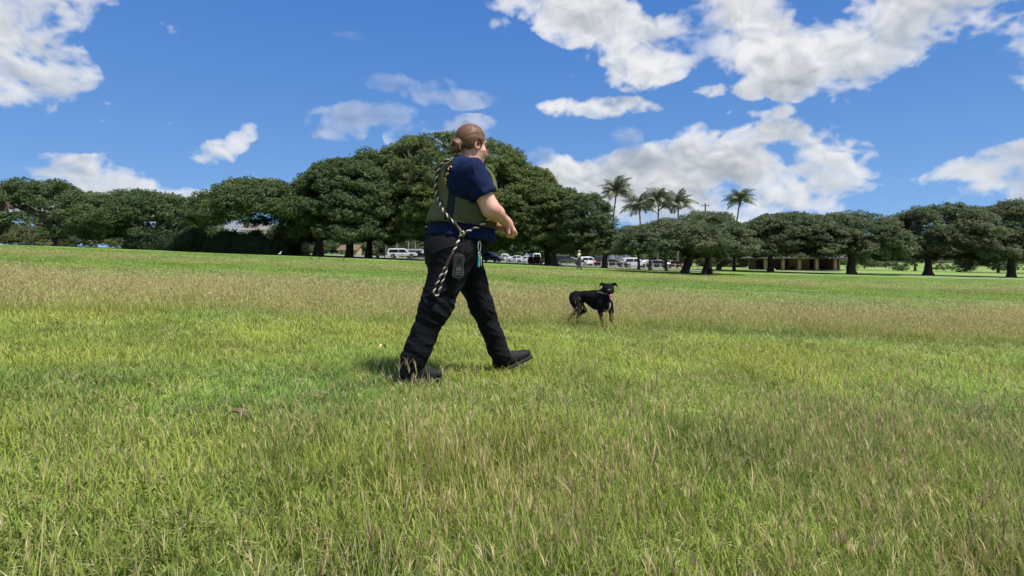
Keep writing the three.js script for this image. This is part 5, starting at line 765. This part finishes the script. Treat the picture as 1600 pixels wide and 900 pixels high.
function vehicle(kind, name, label, px, d, turn, paint, opt = {}) {
  const p = PROFILES[kind], b = spot(px, d), t = thing(name, label, opt.cat ?? 'car', [b[0], b[1] + 0.014, b[2]], turn, 'vehicles in the car park');
  const G = carGeo[kind] ??= (() => {
    const inset = y => y <= p.belt ? 1 : 1 - 0.15 * (y - p.belt) / (p.top - p.belt), S = new THREE.Shape(); p.out.forEach(([x, y], i) => i ? S.lineTo(x, y) : S.moveTo(x, y));
    const floor = p.out[0][1]; for (const wx of [...p.wh].reverse()) { S.lineTo(wx + p.r + 0.06, floor); S.absarc(wx, p.r, p.r + 0.06, Math.asin(clamp((floor - p.r) / (p.r + 0.06), -1, 1)), Math.PI - Math.asin(clamp((floor - p.r) / (p.r + 0.06), -1, 1)), false); } S.closePath();
    const g = new THREE.ExtrudeGeometry(S, { depth: p.W - 0.12, bevelEnabled: true, bevelThickness: 0.06, bevelSize: 0.045, bevelSegments: 2, curveSegments: 8 }).translate(0, 0, -(p.W - 0.12) / 2), q = g.attributes.position; for (let i = 0; i < q.count; i++) q.setZ(i, q.getZ(i) * inset(q.getY(i))); g.computeVertexNormals();
    const sideZ = y => (p.W / 2 + 0.008) * inset(y), pane = (pts) => { const h = new THREE.BufferGeometry(), v = []; for (let i = 1; i + 1 < pts.length; i++) v.push(...pts[0], ...pts[i], ...pts[i + 1]); h.setAttribute('position', new THREE.Float32BufferAttribute(v, 3)); h.computeVertexNormals(); return h; };
    const [w0, w1, w2, w3] = p.win, m1 = lerp(w0[0], w3[0], 0.52), side = []; for (const s of [1, -1]) for (const poly of [[w0, w1, [m1 - 0.05, w1[1]], [m1 - 0.05, w0[1]]], [[m1 + 0.05, w3[1]], [m1 + 0.05, w2[1]], w2, w3]]) side.push(pane(poly.map(([x, y]) => [x, y, s * sideZ(y)])));
    const across = ([[x0, y0], [x1, y1]], out) => { const k = 0.40 * p.W; return pane([[x0 + out, y0, -k * inset(y0)], [x0 + out, y0, k * inset(y0)], [x1 + out, y1 + 0.02, k * inset(y1)], [x1 + out, y1 + 0.02, -k * inset(y1)]]); };
    return { body: g, side, ws: across(p.ws, 0.07), rw: across(p.rw, -0.07) };
  })();
  const paintM = phys(paint, 0.3, { clearcoat: 0.7, clearcoatRoughness: 0.08 }); part(t, 'body', G.body, paintM); G.side.forEach(g => part(t, 'side_window', g, glassM)); part(t, 'windscreen', G.ws, glassM); part(t, 'rear_window', G.rw, glassM);
  const [tg, rg] = wheelG[kind] ??= [new THREE.TorusGeometry(p.r - 0.085, 0.088, 8, 18), new THREE.CylinderGeometry(p.r - 0.12, p.r - 0.12, 0.14, 14).rotateX(Math.PI / 2)];
  for (const x of p.wh) for (const s of [1, -1]) { const w = new THREE.Group(); w.name = 'wheel'; w.position.set(x, p.r, s * (p.W / 2 - 0.11)); t.add(w); part(w, 'tyre', tg, tyreM); part(w, 'rim', rg, rimM); }
  const fr = p.out[p.out.length - 2], re = p.out[1]; for (const s of [1, -1]) { part(t, 'headlight', bx(0.1, 0.14, 0.34, fr[0] - 0.02, fr[1] - 0.06, s * p.W * 0.36), lampM); part(t, 'taillight', bx(0.08, kind === 'sedan' ? 0.16 : 0.3, 0.24, re[0] - 0.03, re[1] - 0.06, s * p.W * 0.38), opt.lit ?? tailM); }
  part(t, 'bumper', bx(0.12, 0.2, p.W * 0.9, fr[0] + 0.1, 0.5, 0), opt.bumper ?? trimM); part(t, 'bumper', bx(0.12, 0.2, p.W * 0.9, re[0] - 0.03, 0.5, 0), opt.bumper ?? trimM);
  if (opt.roofC) part(t, 'roof_panel', bx(1.3, 0.02, p.W * 0.72, -0.35, p.top + 0.05, 0), phys(opt.roofC, 0.3, { clearcoat: 0.6 }));
  return t;
}
const WHITE = rgb(0.74, 0.75, 0.76), SILVER = rgb(0.42, 0.44, 0.46), BLACK = rgb(0.012, 0.013, 0.015);
vehicle('topper', 'pickup_truck', 'white pickup truck by the wire fence, left of the walking person', 629, 108, 0.08, WHITE, { cat: 'truck' });
vehicle('sedan', 'parked_car', 'dark car beyond the white pickup, half behind the walking person', 654, 114, 0.05, BLACK);
vehicle('sedan', 'parked_car', 'white car behind the dark car, just left of the walking person', 661, 118, 0.2, WHITE);
vehicle('van', 'parked_van', 'long grey van furthest back, left of the walking person', 652, 128, 0.0, rgb(0.38, 0.41, 0.42), { cat: 'van' });
vehicle('suv', 'parked_car', 'dark grey car with a white bonnet edge just right of the hanging keys', 766, 100, -0.5, rgb(0.10, 0.10, 0.11));
vehicle('pickup', 'pickup_truck', 'small white pickup far back under the tree right of the person', 788, 128, 0.1, WHITE, { cat: 'truck' });
vehicle('sedan', 'parked_car', 'white car left of the two white cars beside the brown tractor', 806, 120, Math.PI - 0.1, WHITE);
vehicle('sedan', 'parked_car', 'white car nearest to the brown tractor', 821, 113, Math.PI + 0.1, WHITE);
vehicle('van', 'parked_van', 'white van directly behind the brown tractor', 831, 121, Math.PI / 2 + 0.4, WHITE, { cat: 'van' });
vehicle('topper', 'pickup_truck', 'long dark green truck with covered bed behind the man with the stick', 888, 101, 0.06, rgb(0.055, 0.075, 0.062), { cat: 'truck', bumper: rimM });
vehicle('suv', 'parked_car', 'white car just right of the man with the stick', 919, 110, 0.5, WHITE);
vehicle('sedan', 'parked_car', 'silver car behind the white one, left of the black car with red lights', 929, 117, 0.3, SILVER);
vehicle('suv', 'parked_car', 'black car seen from behind with red tail lights on', 938, 100, Math.PI / 2 - 0.25, BLACK, { lit: std(rgb(0.5, 0.03, 0.02), 0.3, { emissive: rgb(0.9, 0.12, 0.06), emissiveIntensity: 1 }) });
vehicle('sedan', 'parked_car', 'black sedan between the dark tree trunk and the white hatchback', 958, 97, 0.05, BLACK);
vehicle('suv', 'parked_car', 'white hatchback behind the white fence posts', 993, 98, 0.04, WHITE);
vehicle('sedan', 'parked_car', 'black sedan with pale silver roof behind the white fence', 1029, 95, 0.05, BLACK, { roofC: rgb(0.6, 0.62, 0.64) });
vehicle('sedan', 'parked_car', 'white car further back, left of the silver roofed sedan', 1012, 108, 0.3, WHITE);
vehicle('sedan', 'parked_car', 'dark red car at the right end of the car park', 1052, 100, 0.4, rgb(0.05, 0.012, 0.012));
// brown tractor
{
  const b = spot(836, 95), t = thing('tractor', 'small brown tractor with a tall exhaust parked at the car park edge', 'tractor', b, -0.5), br = std(rgb(0.10, 0.05, 0.035), 0.6), dk = trimM;
  part(t, 'hood', merge([bx(1.25, 0.5, 0.55, 0.45, 1.0, 0), bx(0.08, 0.42, 0.45, 1.1, 0.98, 0)]), br); part(t, 'chassis', bx(1.9, 0.26, 0.4, 0.15, 0.62, 0), dk); for (const s of [1, -1]) { const f = part(t, 'fender', new THREE.CylinderGeometry(0.66, 0.66, 0.3, 14, 1, true, 0.2, 2.7).rotateX(Math.PI / 2).rotateZ(-0.2).translate(-0.55, 0.6, s * 0.62), std(rgb(0.10, 0.05, 0.035), 0.6, { side: THREE.DoubleSide })); }
  for (const [x, r, s] of [[-0.55, 0.58, 1], [-0.55, 0.58, -1], [0.85, 0.36, 1], [0.85, 0.36, -1]]) { const w = new THREE.Group(); w.name = 'wheel'; w.position.set(x, r, s * 0.62); t.add(w); part(w, 'tyre', new THREE.TorusGeometry(r - 0.13, 0.13, 8, 18), tyreM); part(w, 'rim', new THREE.CylinderGeometry(r - 0.2, r - 0.2, 0.14, 12).rotateX(Math.PI / 2), br); }
  part(t, 'seat', merge([bx(0.45, 0.1, 0.5, -0.5, 1.15, 0), bx(0.1, 0.5, 0.5, -0.75, 1.42, 0)]), dk); part(t, 'roll_bar', tube([V3(-0.8, 0.9, -0.5), V3(-0.8, 2.2, -0.48), V3(-0.8, 2.4, 0), V3(-0.8, 2.2, 0.48), V3(-0.8, 0.9, 0.5)], [0.05, 0.05], 6, 5), br); part(t, 'exhaust', new THREE.CylinderGeometry(0.05, 0.05, 1.5, 8).translate(0.6, 1.95, 0.12), std(rgb(0.2, 0.14, 0.11), 0.6)); part(t, 'steering_wheel', new THREE.TorusGeometry(0.18, 0.025, 6, 16).rotateX(1.1).translate(-0.12, 1.42, 0), dk);
}
// bins
{ const b = spot(862, 91), t = thing('dumpster', 'dark navy waste container left of the green truck', 'container', b, 0.05), m = std(rgb(0.015, 0.022, 0.045), 0.6); const g = bx(1.25, 1.1, 0.9, 0, 0.62, 0), p = g.attributes.position; for (let i = 0; i < p.count; i++) if (p.getY(i) < 0.5) p.setX(i, p.getX(i) * 0.88); g.computeVertexNormals(); part(t, 'container_body', g, m); part(t, 'lid', bx(1.32, 0.07, 0.98, 0, 1.21, 0, 0, 0.05), m); for (const s of [1, -1]) part(t, 'wheel', new THREE.CylinderGeometry(0.09, 0.09, 0.06, 10).rotateZ(Math.PI / 2).translate(s * 0.5, 0.09, 0.3), tyreM); }
{ const b = spot(1109, 55), t = thing('litter_bin', 'squat black litter bin at the foot of a leaning trunk on the right', 'bin', b, 0.2), m = std(rgb(0.015, 0.015, 0.016), 0.6); part(t, 'bin_body', new THREE.CylinderGeometry(0.30, 0.26, 0.48, 12).translate(0, 0.24, 0), m); part(t, 'lid', new THREE.CylinderGeometry(0.14, 0.34, 0.12, 12).translate(0, 0.54, 0), m); part(t, 'handle', tube([V3(-0.12, 0.6, 0), V3(0, 0.66, 0), V3(0.12, 0.6, 0)], [0.02, 0.02], 5, 3), m); }
// ---------------------------------------------------------------- the man far out in the field
{
  const fg = figure(905, 50, 2.62), P = thing('person', 'white haired man in beige shirt and dark vest walking in the field with a stick', 'person', fg.base, fg.turn + 0.0);
  const y = v => v, shoulder = s => [0, 1.43, 0.19 * s];
  const trou = blend([cap([0, 0.92, 0.09], [0.16, 0.5, 0.15], 0.1, 0.075), cap([0.16, 0.5, 0.15], [0.2, 0.08, 0.18], 0.07, 0.06), cap([0, 0.92, -0.09], [-0.12, 0.5, -0.15], 0.1, 0.075), cap([-0.12, 0.5, -0.15], [-0.28, 0.1, -0.18], 0.07, 0.06), ell([0, 0.95, 0], [0.14, 0.13, 0.17])], 0.04);
  part(P, 'trousers', nets(trou, [-0.45, 0, -0.35], [0.4, 1.12, 0.35], 0.022), std(rgb(0.030, 0.036, 0.036), 0.9));
  const elb = [[0.02, 1.14, 0.28], [-0.06, 1.14, -0.27]], wr = [[0.2, 1.0, 0.24], [0.1, 0.95, -0.26]];
  part(P, 'shirt', nets(blend([ell([0, 1.12, 0], [0.14, 0.2, 0.17]), ell([0, 1.32, 0], [0.14, 0.16, 0.19]), cap(shoulder(1), [0.01, 1.25, 0.25], 0.075, 0.07), cap(shoulder(-1), [-0.03, 1.25, -0.25], 0.075, 0.07), cap([0, 1.42, -0.15], [0, 1.42, 0.15], 0.07, 0.07)], 0.05), [-0.3, 0.9, -0.4], [0.3, 1.6, 0.4], 0.02), std(rgb(0.60, 0.52, 0.42), 0.9));
  part(P, 'vest', nets((x, yy, z) => Math.max(blend([ell([0, 1.12, 0], [0.165, 0.21, 0.185]), ell([0, 1.30, 0], [0.165, 0.17, 0.185])], 0.05)(x, yy, z), Math.abs(z) - 0.165, yy - 1.42), [-0.3, 0.86, -0.3], [0.3, 1.5, 0.3], 0.02), std(rgb(0.085, 0.085, 0.055), 0.9));
  const bodyF = blend([ell([0.01, 1.66, 0], [0.095, 0.115, 0.075]), cap([0, 1.45, 0], [0, 1.6, 0], 0.055, 0.055), ell([0.095, 1.64, 0], [0.02, 0.025, 0.016]), ...[0, 1].flatMap(i => [cap([0, 1.40, i ? -0.2 : 0.2], elb[i], 0.05, 0.045), cap(elb[i], wr[i], 0.042, 0.03), cap(wr[i], wr[i].map((v, k) => v + [0.05, -0.06, 0][k]), 0.034, 0.028)]), ell([0, 1.2, 0], [0.11, 0.26, 0.13]), cap([0, 0.95, 0], [0.02, 0.5, 0.05], 0.08, 0.05)], 0.03);
  part(P, 'body', nets(bodyF, [-0.3, 0.4, -0.4], [0.4, 1.82, 0.4], 0.018, () => [0.52, 0.30, 0.22]), phys(0xffffff, 0.6, { vertexColors: true }));
  part(P, 'hair', nets((x, yy, z) => Math.max(ell([-0.005, 1.68, 0], [0.105, 0.115, 0.085])(x, yy, z), x - 0.05 - (yy - 1.68) * 0.6, 1.63 - yy), [-0.2, 1.5, -0.2], [0.2, 1.85, 0.2], 0.015), std(rgb(0.5, 0.49, 0.47), 0.8));
  for (const [x, z, a] of [[0.2, 0.18, 0], [-0.30, -0.18, -0.3]]) part(P, 'shoe', nets(blend([cap([x - 0.04, 0.06, z], [x + 0.15, 0.045, z], 0.05, 0.042)], 0.02), [x - 0.2, -0.05, z - 0.15], [x + 0.3, 0.2, z + 0.15], 0.02), std(rgb(0.02, 0.02, 0.022), 0.7));
  const w = fg.world(0.26, 0.95, 0.25), s = thing('walking_stick', 'long pale stick held level in the hand of the man in the field', 'stick', w, 0); part(s, 'shaft', tube([V3(-0.62, 0.22, 0.0), V3(-0.1, 0.04, 0), V3(0.5, -0.14, 0)], [0.022, 0.026, 0.03], 7, 4), std(rgb(0.55, 0.53, 0.48), 0.7)); part(s, 'grip', tube([V3(0.3, -0.078, 0), V3(0.5, -0.14, 0)], [0.035, 0.036], 7, 2), std(rgb(0.12, 0.09, 0.07), 0.8));
}
// ---------------------------------------------------------------- birds and fallen leaves
{
  const wf = blend([ell([0, 0.27, 0], [0.17, 0.075, 0.07], ['z', 0.35]), cap([0.12, 0.32, 0], [0.17, 0.44, 0], 0.03, 0.02), cap([0.17, 0.44, 0], [0.13, 0.50, 0], 0.02, 0.02), ell([0.16, 0.52, 0], [0.05, 0.03, 0.025])], 0.03), wm = std(rgb(0.78, 0.77, 0.73), 0.85), yl = std(rgb(0.55, 0.35, 0.05), 0.6), dk = std(rgb(0.05, 0.045, 0.03), 0.7);
  let proto = null; const grp = 'white egrets on the grass';
  [[1168, 93, 0.4, 'white egret furthest left of those before the pavilion'], [1184, 92, 2.6, 'white egret second from the left before the pavilion'], [1206, 90, 0.2, 'white egret below the middle pavilion pillar'], [1211, 94, 3.4, 'white egret next to the one below the middle pillar'], [1222, 88, 0.9, 'white egret furthest right before the pavilion'], [437, 68, 0.3, 'single white egret on the grass near the first big trunk at left']].forEach(([p, d, r, label]) => {
    const b = spot(p, d); if (proto) return dup(proto, b, r, label);
    const t = proto = thing('egret', label, 'bird', b, r, grp); part(t, 'body', nets(wf, [-0.25, 0.1, -0.15], [0.3, 0.62, 0.15], 0.018), wm); part(t, 'beak', new THREE.ConeGeometry(0.012, 0.09, 6).rotateZ(-Math.PI / 2).translate(0.245, 0.515, 0), yl); for (const s of [1, -1]) part(t, 'leg', tube([V3(0.0, 0.22, 0.03 * s), V3(0.02, 0.12, 0.03 * s), V3(0, 0, 0.03 * s)], [0.009, 0.008, 0.008], 5, 2), dk);
  });
  const bf = blend([ell([0, 0.15, 0], [0.11, 0.05, 0.05], ['z', 0.5]), cap([-0.08, 0.11, 0], [-0.18, 0.05, 0], 0.025, 0.012), ell([0.09, 0.22, 0], [0.04, 0.032, 0.03])], 0.03), bm = std(rgb(0.012, 0.012, 0.014), 0.6); let pb = null;
  [[487, 47, 2.4, 'black bird in the middle of the three on the far grass at left'], [499, 52, 2.7, 'black bird nearest to the first big trunk'], [537, 50, 2.2, 'black bird furthest right of the three on the far grass']].forEach(([p, d, r, label]) => { const b = spot(p, d); if (pb) return dup(pb, b, r, label); const t = pb = thing('black_bird', label, 'bird', b, r, 'black birds on the far grass'); part(t, 'body', nets(bf, [-0.25, 0, -0.12], [0.2, 0.3, 0.12], 0.014), bm); part(t, 'beak', new THREE.ConeGeometry(0.008, 0.04, 5).rotateZ(-Math.PI / 2).translate(0.145, 0.22, 0), yl); for (const s of [1, -1]) part(t, 'leg', tube([V3(0, 0.12, 0.02 * s), V3(0.01, 0, 0.02 * s)], [0.006, 0.005], 5), yl); });
  const leafGeo = (L, W) => { const g = new THREE.PlaneGeometry(L, W, 8, 4), p = g.attributes.position; for (let i = 0; i < p.count; i++) { const u = p.getX(i) / L + 0.5, k = Math.sin(Math.PI * clamp(u, 0.02, 0.98)) ** 0.7; const y = p.getY(i) * k; p.setXYZ(i, p.getX(i), Math.abs(y) * 0.5 + 0.02 * Math.sin(u * 4), y); } g.computeVertexNormals(); return g; };
  for (const [p, d, L, c, label] of [[598, 4.35, 0.075, [0.50, 0.36, 0.18], 'dry tan leaf lying on the mown grass left of the boots'], [371, 2.42, 0.10, [0.10, 0.055, 0.03], 'dark brown fallen leaf at the left edge of the foreground']]) { const b = spot(p, d), t = thing('fallen_leaf', label, 'leaf', [b[0], b[1] + 0.065, b[2]], p); part(t, 'leaf_blade', leafGeo(L, L * 0.5), std(rgb(...c), 0.8, { side: THREE.DoubleSide })); part(t, 'stalk', tube([V3(-L / 2, 0, 0), V3(-L * 0.8, 0.01, 0.005)], [0.0018, 0.0012], 5), std(rgb(...c), 0.8)); }
}
// thin smoke drifting between the cars
{
  const b = spot(968, 103), t = new THREE.Group(); t.name = 'smoke'; t.position.set(...b); t.userData = { kind: 'stuff', label: 'thin blue grey smoke drifting above the cars', category: 'smoke' }; scene.add(t);
  const R = rng(7), g = []; for (let i = 0; i < 26; i++) { const s = new THREE.IcosahedronGeometry(0.35 + R() * 0.65, 2), p = s.attributes.position, o = R() * 9; for (let k = 0; k < p.count; k++) { const q = 0.75 + 0.5 * noise3(p.getX(k) * 2 + o, p.getY(k) * 2, p.getZ(k) * 2); p.setXYZ(k, p.getX(k) * q, p.getY(k) * q, p.getZ(k) * q); } s.translate((R() - 0.5) * 3.4, 0.6 + R() * 1.9, (R() - 0.5) * 1.2); g.push(s); }
  const m = new THREE.Mesh(merge(g), std(rgb(0.55, 0.6, 0.66), 1, { transparent: true, opacity: 0.05, depthWrite: false })); m.name = 'smoke_puffs'; m.userData.kind = 'stuff'; t.add(m);
}
console.log('park', performance.now() | 0);
console.log('done', performance.now() | 0);
renderer.render(scene, camera);
